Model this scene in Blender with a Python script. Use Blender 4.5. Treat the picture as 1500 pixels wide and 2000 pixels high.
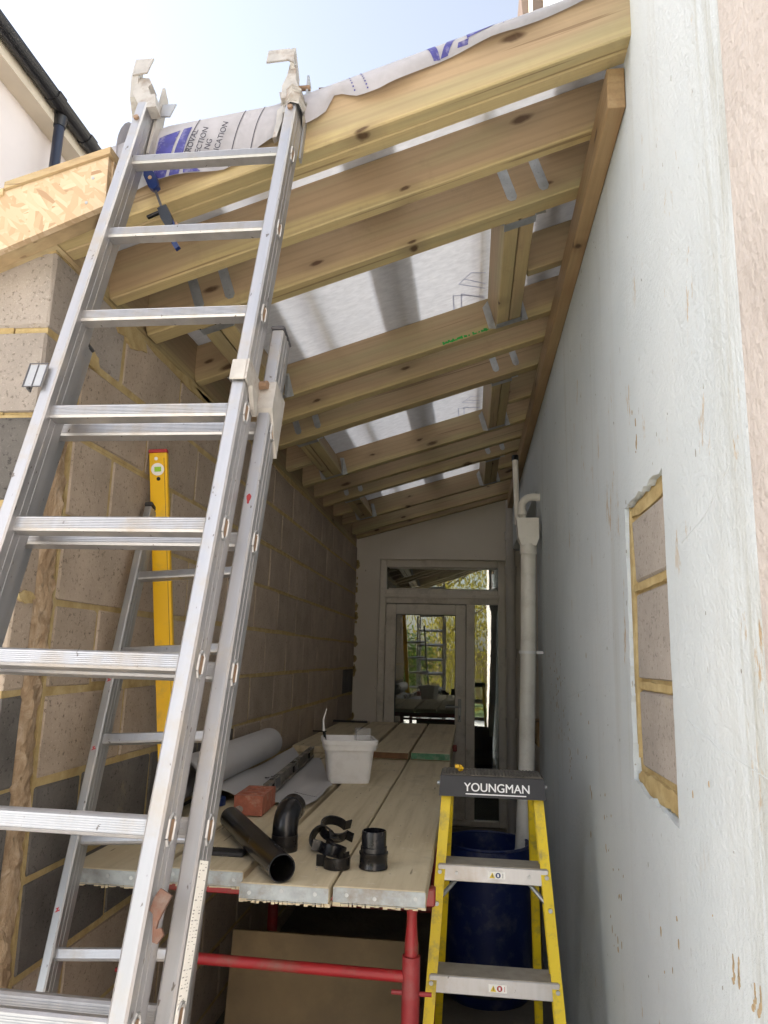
import bpy, bmesh, math, random
from mathutils import Vector, Matrix
random.seed(7)
for o in list(bpy.data.objects): bpy.data.objects.remove(o)
S = bpy.context.scene
COL = S.collection
H = 1.55                                   # eye height above the ground, metres
RAD = math.radians

# ------------------------------------------------------------------ camera, sky, sun, exposure
def rot(a, b, c):
    return (Matrix.Rotation(b, 3, 'Z') @ Matrix.Rotation(a, 3, 'X') @ Matrix.Rotation(c, 3, 'Y'))
cam = bpy.data.cameras.new('camera'); camo = bpy.data.objects.new('camera', cam); COL.objects.link(camo)
R_ = rot(RAD(11.138), RAD(6.828), RAD(-1.537))
camo.matrix_world = Matrix.Translation((0, 0, H)) @ (R_ @ Matrix.Rotation(RAD(90), 3, 'X')).to_4x4()
cam.sensor_fit = 'HORIZONTAL'; cam.sensor_width = 36; cam.lens = 36 * 1433.7 / 1500
cam.clip_start = .02; cam.clip_end = 3000
S.camera = camo
S.render.resolution_x = 768; S.render.resolution_y = 1024

SUN_EL, SUN_AZ = RAD(33), RAD(-101)         # azimuth from +Y towards +X: low behind the neighbour's roof
w = bpy.data.worlds.new('World'); S.world = w; w.use_nodes = True
nt = w.node_tree; nt.nodes.clear()
sky = nt.nodes.new('ShaderNodeTexSky'); sky.sky_type = 'NISHITA'; sky.sun_disc = False
sky.sun_elevation = SUN_EL; sky.sun_rotation = SUN_AZ
sky.air_density = 1.0; sky.dust_density = 3.2; sky.ozone_density = 1.0
bg = nt.nodes.new('ShaderNodeBackground'); bg.inputs['Strength'].default_value = .12
wo = nt.nodes.new('ShaderNodeOutputWorld')
hs = nt.nodes.new('ShaderNodeHueSaturation'); hs.inputs['Saturation'].default_value = .52     # thin high haze
nt.links.new(sky.outputs[0], hs.inputs['Color']); nt.links.new(hs.outputs[0], bg.inputs[0]); nt.links.new(bg.outputs[0], wo.inputs[0])
sun = bpy.data.lights.new('sun', 'SUN'); sun.energy = 5.0; sun.angle = RAD(.6); sun.color = (1, .95, .87)
suno = bpy.data.objects.new('sun', sun); COL.objects.link(suno)
sd = Vector((math.sin(SUN_AZ) * math.cos(SUN_EL), math.cos(SUN_AZ) * math.cos(SUN_EL), math.sin(SUN_EL)))
suno.rotation_euler = (-sd).to_track_quat('-Z', 'Y').to_euler(); suno.location = (0, 0, 12)
S.cycles.max_bounces = 8; S.cycles.diffuse_bounces = 4; S.cycles.glossy_bounces = 3; S.cycles.transmission_bounces = 4; S.cycles.transparent_max_bounces = 6; S.cycles.caustics_reflective = False; S.cycles.caustics_refractive = False
S.view_settings.view_transform = 'Standard'; S.view_settings.look = 'None'
S.view_settings.exposure = 1.88; S.view_settings.gamma = 1; S.view_settings.use_curve_mapping = False

# ------------------------------------------------------------------ material helpers
class NT:
    def __init__(s, name):
        s.m = bpy.data.materials.new(name); s.m.use_nodes = True; s.t = s.m.node_tree
        s.b = s.t.nodes['Principled BSDF']; s.out = s.t.nodes['Material Output']
    def n(s, t, **kw):
        x = s.t.nodes.new(t)
        for k, v in kw.items(): setattr(x, k, v)
        return x
    def l(s, a, b): s.t.links.new(a, b)
    def co(s, scale=(1, 1, 1), rnd=True):
        tc = s.n('ShaderNodeTexCoord'); mp = s.n('ShaderNodeMapping'); mp.inputs['Scale'].default_value = scale
        s.l(tc.outputs['Object'], mp.inputs['Vector'])
        if rnd:
            oi = s.n('ShaderNodeObjectInfo'); mu = s.n('ShaderNodeMath', operation='MULTIPLY'); mu.inputs[1].default_value = 47.3
            s.l(oi.outputs['Random'], mu.inputs[0]); s.l(mu.outputs[0], mp.inputs['Location'])
        return mp.outputs[0]
    def noise(s, v, scale, detail=4, rough=.55, dist=0):
        x = s.n('ShaderNodeTexNoise'); s.l(v, x.inputs['Vector'])
        x.inputs['Scale'].default_value = scale; x.inputs['Detail'].default_value = detail
        x.inputs['Roughness'].default_value = rough; x.inputs['Distortion'].default_value = dist
        return x.outputs['Fac']
    def vor(s, v, scale, feature='F1', out='Distance', rnd=1):
        x = s.n('ShaderNodeTexVoronoi', feature=feature); s.l(v, x.inputs['Vector']); x.inputs['Scale'].default_value = scale
        x.inputs['Randomness'].default_value = rnd
        return x.outputs[out]
    def ramp(s, f, stops, interp='LINEAR'):
        x = s.n('ShaderNodeValToRGB'); x.color_ramp.interpolation = interp; e = x.color_ramp.elements
        while len(e) < len(stops): e.new(.5)
        for i, (p, c) in enumerate(stops):
            e[i].position = p; e[i].color = (c, c, c, 1) if isinstance(c, (int, float)) else (*c, 1)
        s.l(f, x.inputs[0]); return x.outputs[0]
    def mix(s, f, a, b, mode='MIX'):
        x = s.n('ShaderNodeMix', data_type='RGBA', blend_type=mode)
        for sock, v in ((x.inputs[0], f), (x.inputs[6], a), (x.inputs[7], b)):
            if isinstance(v, (int, float)): sock.default_value = v if sock == x.inputs[0] else (v, v, v, 1)
            elif isinstance(v, tuple): sock.default_value = (*v, 1)
            else: s.l(v, sock)
        return x.outputs[2]
    def math(s, op, a, b=0):
        x = s.n('ShaderNodeMath', operation=op)
        for i, v in enumerate((a, b)):
            if isinstance(v, (int, float)): x.inputs[i].default_value = v
            else: s.l(v, x.inputs[i])
        return x.outputs[0]
    def sep(s, v):
        x = s.n('ShaderNodeSeparateXYZ'); s.l(v, x.inputs[0]); return x.outputs
    def set(s, color=None, rough=None, metal=None, spec=None):
        for k, v in (('Base Color', color), ('Roughness', rough), ('Metallic', metal), ('Specular IOR Level', spec)):
            if v is None: continue
            if isinstance(v, (int, float)): s.b.inputs[k].default_value = v
            elif isinstance(v, tuple): s.b.inputs[k].default_value = (*v, 1)
            else: s.l(v, s.b.inputs[k])
    def bump(s, h, strength=.3, dist=.01):
        x = s.n('ShaderNodeBump'); x.inputs['Strength'].default_value = strength; x.inputs['Distance'].default_value = dist
        s.l(h, x.inputs['Height']); s.l(x.outputs[0], s.b.inputs['Normal']); return x

def plain(name, col, rough=.5, metal=0, var=.15, nscale=12, bmp=.1, dirt=None, dirt_amt=.5, dscale=6):
    k = NT(name); v = k.co(); f = k.noise(v, nscale, 6)
    lo = tuple(c * (1 - var) for c in col); hi = tuple(min(1, c * (1 + var)) for c in col)
    c = k.ramp(f, [(.3, lo), (.7, hi)])
    if dirt:
        d = k.ramp(k.noise(v, dscale, 8, .7), [(.5, 0.), (.68, dirt_amt)]); c = k.mix(d, c, dirt)
    k.set(c, k.math('ADD', k.math('MULTIPLY', f, .25), rough - .12), metal)
    if bmp: k.bump(k.noise(v, nscale * 6, 4), bmp, .002)
    return k.m

def timber(name, sap, heart, green, dark=1.0, weather=0.0, edge=True):
    k = NT(name); v = k.co((1, 1, 1)); g = k.co((1.0, 9, 9)); fine = k.co((5, 140, 140))
    oc = k.sep(k.n('ShaderNodeTexCoord').outputs['Object']); oi = k.n('ShaderNodeObjectInfo')
    band = k.noise(g, 1.2, 3, .5, .5)
    if edge:                                           # pale sapwood along the lower edge, heartwood above
        e = k.math('ADD', k.math('MULTIPLY', oc[2], 9.0), k.math('MULTIPLY', k.noise(k.co((1.1, 3, 3)), 1.1, 2), 1.1))
        band = k.math('ADD', k.math('MULTIPLY', band, .55), k.math('MULTIPLY', e, .62))
        c = k.mix(k.ramp(band, [(.22, 0.), (.40, 1.)]), sap, heart)
    else: c = k.mix(k.ramp(band, [(.38, 0.), (.56, 1.)]), sap, heart)
    c = k.mix(k.ramp(k.noise(k.co((.7, 5, 6)), 2.0, 2), [(.48, 0.), (.72, .6)]), c, green)
    wv = k.n('ShaderNodeTexWave', wave_type='BANDS', bands_direction='Z'); k.l(k.co((.22, 4, 11)), wv.inputs['Vector'])
    wv.inputs['Scale'].default_value = 1.1; wv.inputs['Distortion'].default_value = 7; wv.inputs['Detail'].default_value = 4; wv.inputs['Detail Scale'].default_value = .7
    c = k.mix(k.ramp(wv.outputs['Fac'], [(.6, 0.), (.97, .22)]), c, tuple(x * .6 for x in heart))
    c = k.mix(k.ramp(k.noise(fine, 1, 4), [(.35, .2), (.6, 0.)]), c, tuple(x * .55 for x in heart))
    cb = k.n('ShaderNodeCombineXYZ'); jx = k.math('ADD', k.math('MULTIPLY', oc[0], 2.6), k.math('MULTIPLY', oi.outputs['Random'], 91)); jz = k.math('ADD', k.math('MULTIPLY', k.math('ADD', oc[2], k.math('MULTIPLY', oc[1], .35)), 7.5), k.math('MULTIPLY', oi.outputs['Random'], 57))
    wob = k.noise(v, 9, 3); k.l(k.math('ADD', jx, k.math('MULTIPLY', wob, .12)), cb.inputs[0]); k.l(k.math('ADD', jz, k.math('MULTIPLY', wob, .25)), cb.inputs[1])
    vx = k.n('ShaderNodeTexVoronoi', voronoi_dimensions='2D'); k.l(cb.outputs[0], vx.inputs['Vector']); vx.inputs['Scale'].default_value = 1
    cc = k.sep(vx.outputs['Color']); pick = k.ramp(cc[0], [(.50, 0.), (.52, 1.)], 'CONSTANT')
    d = k.math('DIVIDE', vx.outputs['Distance'], k.math('ADD', k.math('MULTIPLY', cc[1], .9), .45))
    halo = k.math('MULTIPLY', k.ramp(d, [(.06, .8), (.30, 0.)]), pick); core = k.math('MULTIPLY', k.ramp(d, [(.04, 1.), (.085, 0.)]), pick)
    c = k.mix(k.math('MULTIPLY', halo, .6), c, tuple(x * .52 for x in heart)); c = k.mix(k.math('MULTIPLY', core, .9), c, (.06, .03, .014))
    chk = k.ramp(k.noise(k.co((1.3, 60, 60)), 1.0, 2, .4), [(.70, 0.), (.735, 1.)]); c = k.mix(k.math('MULTIPLY', chk, .55), c, (.12, .07, .035))      # drying checks
    saw = k.noise(k.co((55, 3, 3)), 1, 3, .6); c = k.mix(k.ramp(saw, [(.55, 0.), (.8, .16)]), c, tuple(x * .6 for x in sap))
    dirt = k.ramp(k.noise(v, 7, 8, .75), [(.58, 0.), (.72, .4)]); c = k.mix(dirt, c, (.20, .15, .09))
    if weather: c = k.mix(k.ramp(k.noise(v, 5, 6, .7), [(.4, 0.), (.7, weather)]), c, (.10, .085, .065))
    hsv = k.n('ShaderNodeHueSaturation'); k.l(c, hsv.inputs['Color']); k.l(k.math('ADD', k.math('MULTIPLY', oi.outputs['Random'], .22), .9), hsv.inputs['Value'])
    k.set(hsv.outputs[0], .62, 0, .3); k.bump(k.noise(fine, 1, 5), .25, .002)
    return k.m
M_RAFT = timber('treated_pine', (.455, .36, .18), (.365, .265, .16), (.315, .295, .16))
M_PLATE = timber('brown_pine', (.40, .275, .145), (.33, .21, .105), (.30, .25, .13), edge=False)
M_LAP = timber('planed_pine', (.55, .44, .26), (.47, .35, .20), (.42, .38, .22), edge=False)

k = NT('osb'); v = k.co(rnd=False)
def strands(rz, sc, sx=1.0):
    tc = k.n('ShaderNodeTexCoord'); m1 = k.n('ShaderNodeMapping'); m1.inputs['Rotation'].default_value = (0, rz, 0)
    mp = k.n('ShaderNodeMapping'); mp.inputs['Scale'].default_value = (sc * .22 * sx, sc * .3, sc)
    k.l(tc.outputs['Object'], m1.inputs['Vector']); k.l(m1.outputs[0], mp.inputs['Vector']); x = k.n('ShaderNodeTexVoronoi'); k.l(mp.outputs[0], x.inputs['Vector']); x.inputs['Scale'].default_value = 1
    return k.sep(x.outputs['Color'])
a1, a2, a3 = strands(.25, 85), strands(1.5, 75), strands(-.75, 95)
sel = k.ramp(a2[1], [(.5, 0.), (.52, 1.)], 'CONSTANT'); sel2 = k.ramp(a3[1], [(.6, 0.), (.62, 1.)], 'CONSTANT')
f = k.mix(sel, a1[0], a2[0]); f = k.mix(sel2, f, a3[0])
c = k.ramp(f, [(.0, (.36, .23, .13)), (.10, (.47, .34, .205)), (.5, (.54, .41, .265)), (1., (.62, .50, .35))])
k.set(c, .6); k.bump(f, .25, .002); M_OSB = k.m

def block(name, c0, c1, pit):
    k = NT(name); v = k.co(); big = k.noise(v, 7, 3)
    c = k.ramp(big, [(.3, c0), (.7, c1)])
    sp = k.noise(v, 150, 3, .7); c = k.mix(k.ramp(sp, [(.58, 0.), (.74, .5)]), c, tuple(min(1, x * 1.5) for x in c1))
    pits = k.ramp(k.noise(v, 85, 4, .75), [(.36, 1.), (.42, 0.)]); c = k.mix(k.math('MULTIPLY', pits, .6), c, pit)
    smear = k.ramp(k.noise(v, 4.5, 6, .7), [(.6, 0.), (.75, .35)]); c = k.mix(smear, c, (.46, .37, .22))
    oi = k.n('ShaderNodeObjectInfo'); hv = k.n('ShaderNodeHueSaturation'); k.l(c, hv.inputs['Color']); k.l(k.math('ADD', k.math('MULTIPLY', oi.outputs['Random'], .18), .91), hv.inputs['Value']); c = hv.outputs[0]
    k.set(c, .92, 0, .2)
    h = k.math('SUBTRACT', k.noise(v, 120, 5, .7), k.math('MULTIPLY', pits, .8)); k.bump(h, .55, .004); return k.m
M_BP = block('pink_block', (.37, .305, .24), (.47, .39, .315), (.09, .07, .055))
M_BD = block('grey_block', (.105, .10, .095), (.165, .155, .145), (.025, .025, .025))
M_BG = block('pale_block', (.31, .28, .25), (.39, .35, .315), (.14, .12, .1))

k = NT('sand_mortar'); v = k.co(rnd=False); f = k.noise(v, 18, 6, .65)
c = k.ramp(f, [(.25, (.36, .26, .115)), (.55, (.50, .39, .20)), (.8, (.60, .50, .30))])
k.set(c, .95, 0, .1); k.bump(k.noise(v, 60, 6, .7), .7, .008); M_MORT = k.m

k = NT('mineral_wool'); v = k.co((1, 1, .45), False); f = k.noise(v, 22, 8, .7, 1.5)
c = k.ramp(f, [(.25, (.26, .165, .095)), (.5, (.48, .355, .235)), (.75, (.70, .58, .45))])
k.set(c, 1., 0, .05); k.bump(k.noise(v, 45, 8, .75, 2), 1., .012); M_WOOL = k.m

k = NT('white_render'); v = k.co(rnd=False); tx = k.noise(v, 95, 5, .62)
c = k.ramp(k.noise(v, 3, 4), [(.3, (.535, .585, .615)), (.7, (.595, .64, .665))])
st = k.noise(k.co((1, 5.5, .35), False), 2.2, 5, .6)
c = k.mix(k.ramp(st, [(.56, 0.), (.8, .45)]), c, (.43, .43, .40))
gp_ = k.sep(k.n('ShaderNodeNewGeometry').outputs['Position'])
ag = k.math('MULTIPLY', k.ramp(k.noise(k.co((1, 10, .5), False), 3.0, 7, .7), [(.42, 0.), (.66, .8)]), k.ramp(k.math('SUBTRACT', gp_[1], 1.0), [(.06, 1.), (.11, .8), (.22, 0.)]))

c = k.mix(ag, c, (.36, .36, .31))
br = k.math('MULTIPLY', k.ramp(k.noise(k.co((1, 2.4, .8), False), 5.5, 7, .72), [(.615, 0.), (.66, 1.)]), k.ramp(k.noise(k.co((1, 1, 1), False), 1.1, 2), [(.48, 0.), (.56, 1.)]))
c = k.mix(k.math('MULTIPLY', br, .75), c, (.42, .27, .11))
c = k.mix(k.ramp(k.noise(k.co((1, 3, 1), False), 26, 3, .6), [(.70, 0.), (.74, .8)]), c, (.25, .23, .2))
k.set(c, .75, 0, .3); h = k.math('ADD', k.math('MULTIPLY', k.noise(v, 9, 3), .9), k.math('MULTIPLY', tx, .75)); k.bump(h, .6, .009); M_REND = k.m

k = NT('algae_render'); v = k.co(rnd=False)
c = k.ramp(k.noise(v, 3, 4), [(.3, (.62, .63, .61)), (.7, (.70, .70, .67))])
st = k.noise(k.co((1, 9, .6), False), 3.0, 7, .7); c = k.mix(k.ramp(st, [(.47, 0.), (.68, .75)]), c, (.29, .285, .24))
k.set(c, .85, 0, .2); k.bump(k.noise(v, 40, 6, .65), .6, .012); M_ALG = k.m

k = NT('roughcast'); v = k.co(rnd=False)
c = k.ramp(k.noise(v, 5, 6, .6), [(.3, (.43, .39, .365)), (.7, (.52, .48, .455))])
k.set(c, .9, 0, .2); k.bump(k.math('ADD', k.noise(v, 48, 2, .5), k.math('MULTIPLY', k.noise(v, 170, 3), .3)), .65, .010); M_RC = k.m

k = NT('cream_paint'); v = k.co(rnd=False)
c = k.ramp(k.noise(v, 2.5, 5), [(.3, (.76, .71, .63)), (.7, (.82, .77, .69))])
c = k.mix(k.ramp(k.noise(v, 30, 3, .6), [(.72, 0.), (.75, .8)]), c, (.2, .14, .08))
k.set(c, .7); k.bump(k.noise(v, 40, 5), .25, .006); M_CREAM = k.m

M_UPVC = plain('white_upvc', (.82, .77, .69), .38, 0, .04, 4, 0, (.33, .29, .23), .5, 4)
M_PIPEW = plain('white_pipe', (.80, .77, .71), .32, 0, .04, 4, 0, (.45, .40, .32), .35, 9)
M_GREYPIPE = plain('painted_stack', (.62, .59, .55), .6, 0, .06, 6, .1)

def alu(name, base, rough, dirt, amt):
    k = NT(name); v = k.co((1, 1, 1)); s1 = k.noise(k.co((60, 60, 3)), 1, 5, .6)
    c = k.ramp(s1, [(.3, tuple(x * .86 for x in base)), (.7, base)])
    d = k.ramp(k.noise(v, 9, 8, .72), [(.5, 0.), (.72, amt)]); c = k.mix(d, c, dirt)
    sp = k.ramp(k.noise(k.co((90, 90, 45)), 1, 2), [(.70, 0.), (.74, .8)]); c = k.mix(sp, c, (.12, .10, .08))
    k.set(c, k.math('ADD', k.math('MULTIPLY', s1, .28), rough - .1), k.math('SUBTRACT', .85, k.math('MULTIPLY', d, .8)))
    k.bump(s1, .08, .001); return k.m
M_ALU = alu('aluminium', (.43, .435, .455), .42, (.36, .32, .26), .75)
M_ALUR = alu('aluminium_rung', (.48, .48, .49), .38, (.36, .30, .23), .7)
M_ALUD = alu('aluminium_dull', (.44, .45, .46), .45, (.40, .36, .30), .5)
M_CAST = plain('pale_cast_bracket', (.42, .405, .38), .55, .3, .18, 20, .3, (.20, .13, .08), .75, 16)
M_RUST = plain('rusty_plate', (.12, .058, .038), .75, .1, .25, 25, .4, (.17, .15, .13), .7, 18)
M_BOLT = plain('rusty_bolt', (.30, .20, .13), .6, .5, .2, 30, .2)
M_GALV = plain('galvanised_steel', (.42, .44, .45), .45, .75, .16, 25, .05, (.22, .2, .18), .5, 14)
M_GALVB = plain('galvanised_band', (.33, .36, .375), .5, .45, .22, 30, .15, (.22, .18, .14), .8, 12)
M_BLACK = plain('black_plastic', (.006, .006, .008), .25, 0, .2, 8, 0, (.10, .08, .05), .18, 14)
M_RUBB = plain('black_rubber', (.03, .03, .033), .6, 0, .2, 20, .1)
M_BLUE = plain('blue_drum_plastic', (.004, .016, .10), .45, 0, .15, 6, .1, (.20, .20, .22), .4, 9)
M_BLUEC = plain('blue_clamp_plastic', (.012, .03, .13), .4, 0, .15, 10, 0)
M_RED = plain('red_paint', (.34, .018, .022), .42, 0, .15, 10, .15, (.20, .10, .07), .7, 11)
M_REDL = plain('faded_red_paint', (.31, .028, .032), .5, 0, .2, 12, .15, (.30, .20, .18), .35, 9)
M_YEL = plain('yellow_fibreglass', (.72, .53, .012), .4, 0, .08, 6, .05, (.24, .19, .08), .75, 18)
M_YELL = plain('yellow_enamel', (.85, .50, .008), .35, 0, .05, 6, 0, (.40, .28, .08), .5, 12)
M_REDP = plain('red_end_cap', (.42, .035, .04), .5, 0, .15, 14, .1)
M_WHITEP = plain('white_plastic', (.86, .85, .84), .4, 0, .03, 6, 0, (.6, .57, .52), .3, 10)
M_CLEAR = plain('clear_lid_plastic', (.55, .55, .56), .2, 0, .05, 6, 0)
M_CLEAR.node_tree.nodes['Principled BSDF'].inputs['Alpha'].default_value = .28
M_GREEN = plain('green_vial', (.32, .62, .05), .2, 0, .1, 6, 0)
M_BRICK = plain('red_brick', (.40, .135, .085), .9, 0, .2, 40, .5, (.62, .45, .36), .5, 22)
M_HOLE = plain('brick_hole', (.16, .055, .04), .95, 0, .2, 30, .3)
M_SHEET = plain('grey_membrane_underside', (.50, .50, .515), .7, 0, .05, 5, .1)
M_PLY = plain('stained_plywood', (.165, .118, .062), .8, 0, .25, 5, .2, (.10, .075, .045), .6, 4)
M_DARKM = plain('dark_metal', (.10, .10, .11), .45, .5, .2, 14, .1)
M_LEVG = plain('worn_level_metal', (.15, .14, .12), .55, .3, .3, 22, .2, (.42, .39, .33), .6, 24)
M_GREENP = plain('green_paint_end', (.10, .27, .15), .7, 0, .3, 25, .3, (.40, .38, .30), .7, 18)
M_BROWNEND = plain('brown_board_end', (.18, .09, .04), .8, 0, .25, 20, .3)
M_PRINTB = plain('blue_print', (.05, .05, .24), .6, 0, .25, 40, 0, (.55, .55, .62), .5, 30)
M_PRINTK = plain('black_print', (.05, .05, .07), .7, 0, .1, 10, 0)
M_PAPER = plain('white_sticker', (.86, .86, .82), .5, 0, .06, 20, 0)
M_TREADT = plain('dirty_tread', (.34, .31, .26), .7, .15, .15, 30, .3)
M_CAPBLK = plain('black_step_cap', (.022, .022, .026), .5, 0, .2, 20, .1)
M_DUSTBLK = plain('dusty_ribbed_top', (.10, .09, .075), .8, 0, .5, 30, .4)
M_WHITEPR = plain('white_lettering', (.82, .82, .82), .5, 0, .03, 5, 0)
M_BROWNG = plain('brown_gutter', (.10, .065, .045), .6, 0, .2, 8, .1)
M_NWALL = plain('neighbour_render', (.80, .73, .70), .85, 0, .04, 3, .2)
M_SOFF = plain('cream_soffit', (.66, .58, .46), .7, 0, .06, 4, .05)
M_GUTT = plain('black_gutter', (.018, .018, .02), .35, 0, .2, 5, 0)
M_DGUTT = plain('dark_blue_downpipe', (.018, .024, .045), .3, 0, .15, 5, 0)
M_FENCE = plain('fence_wood', (.40, .29, .17), .85, 0, .25, 6, .3)
M_ROOFT = plain('roof_tile', (.20, .11, .08), .9, 0, .2, 10, .3)
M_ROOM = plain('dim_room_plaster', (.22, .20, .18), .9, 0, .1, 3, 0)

# scaffold boards
k = NT('scaffold_board'); v = k.co(); gr = k.co((30, 2.0, 30)); f = k.noise(gr, 1, 5, .6)
c = k.ramp(f, [(.25, (.46, .385, .26)), (.5, (.58, .50, .345)), (.8, (.65, .57, .41))])
c = k.mix(k.ramp(k.noise(v, 3.2, 7, .68), [(.56, 0.), (.76, .6)]), c, (.26, .225, .175))
c = k.mix(k.ramp(k.noise(v, 17, 6, .7), [(.60, 0.), (.7, .6)]), c, (.72, .67, .57))
c = k.mix(k.ramp(k.noise(k.co((60, 5, 60)), 1, 3), [(.70, 0.), (.75, .7)]), c, (.10, .075, .05))
k.set(c, .85, 0, .2); k.bump(f, .3, .003); M_BOARD = k.m

# breather membrane (thin, lets the sky through)
def membrane(name, col, trans, tcol):
    k = NT(name); v = k.co(rnd=False)
    mott = k.noise(k.co((7, 14, 7), False), 3.2, 6, .6, .4)
    c = k.ramp(mott, [(.3, tuple(x * .86 for x in col)), (.7, col)])
    tcx = k.ramp(mott, [(.3, tuple(x * .78 for x in tcol)), (.7, tcol)])
    d = k.n('ShaderNodeBsdfDiffuse'); t = k.n('ShaderNodeBsdfTranslucent'); mx = k.n('ShaderNodeMixShader'); mx.inputs[0].default_value = trans
    k.l(c, d.inputs[0]); k.l(tcx, t.inputs[0]); k.l(d.outputs[0], mx.inputs[1]); k.l(t.outputs[0], mx.inputs[2])
    bp = k.n('ShaderNodeBump'); bp.inputs['Strength'].default_value = .35; bp.inputs['Distance'].default_value = .01
    k.l(k.noise(k.co((3, 5, 3), False), 4, 4), bp.inputs['Height']); k.l(bp.outputs[0], d.inputs['Normal'])
    k.l(mx.outputs[0], k.out.inputs[0]); return k.m
M_MEM = membrane('breather_membrane', (.66, .655, .66), .5, (.80, .79, .78))
M_MEML = membrane('lapped_membrane', (.42, .41, .41), .45, (.42, .41, .40))
M_MEMF = membrane('membrane_flap', (.50, .50, .545), .2, (.55, .55, .6))

# window glass: strong mirror of the garden over a dim room
k = NT('window_glass'); gl = k.n('ShaderNodeBsdfGlossy'); gl.inputs['Roughness'].default_value = .012; gl.inputs['Color'].default_value = (.9, .92, .9, 1)
tr = k.n('ShaderNodeBsdfTransparent'); tr.inputs[0].default_value = (.75, .8, .78, 1); mx = k.n('ShaderNodeMixShader'); mx.inputs[0].default_value = .26
bp = k.n('ShaderNodeBump'); bp.inputs['Strength'].default_value = .012; bp.inputs['Distance'].default_value = .02
k.l(k.noise(k.co((1, 1, 1)), 3.5, 2), bp.inputs['Height']); k.l(bp.outputs[0], gl.inputs['Normal'])
k.l(tr.outputs[0], mx.inputs[1]); k.l(gl.outputs[0], mx.inputs[2]); k.l(mx.outputs[0], k.out.inputs[0]); M_GLASS = k.m

k = NT('ground_concrete'); v = k.co(rnd=False); c = k.ramp(k.noise(v, 2.2, 8, .65), [(.3, (.10, .085, .065)), (.7, (.20, .175, .14))])
k.set(c, .9); k.bump(k.noise(v, 30, 6), .5, .01); M_GRND = k.m
k = NT('lawn'); v = k.co(rnd=False); c = k.ramp(k.noise(v, 3, 8, .7), [(.3, (.05, .09, .02)), (.7, (.10, .15, .035))]); k.set(c, .9); M_LAWN = k.m
def leaf(name, a, b):
    k = NT(name); c = k.ramp(k.noise(k.co(rnd=False), 3, 3), [(.3, a), (.7, b)])
    d = k.n('ShaderNodeBsdfDiffuse'); t = k.n('ShaderNodeBsdfTranslucent'); mx = k.n('ShaderNodeMixShader'); mx.inputs[0].default_value = .45
    k.l(c, d.inputs[0]); k.l(c, t.inputs[0]); k.l(d.outputs[0], mx.inputs[1]); k.l(t.outputs[0], mx.inputs[2]); k.l(mx.outputs[0], k.out.inputs[0]); return k.m
M_WILL = leaf('willow_leaf', (.22, .20, .03), (.42, .34, .06)); M_SHRUB = leaf('shrub_leaf', (.04, .08, .015), (.09, .14, .03))
M_BARK = plain('bark', (.12, .09, .06), .9, 0, .3, 12, .6)

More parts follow.
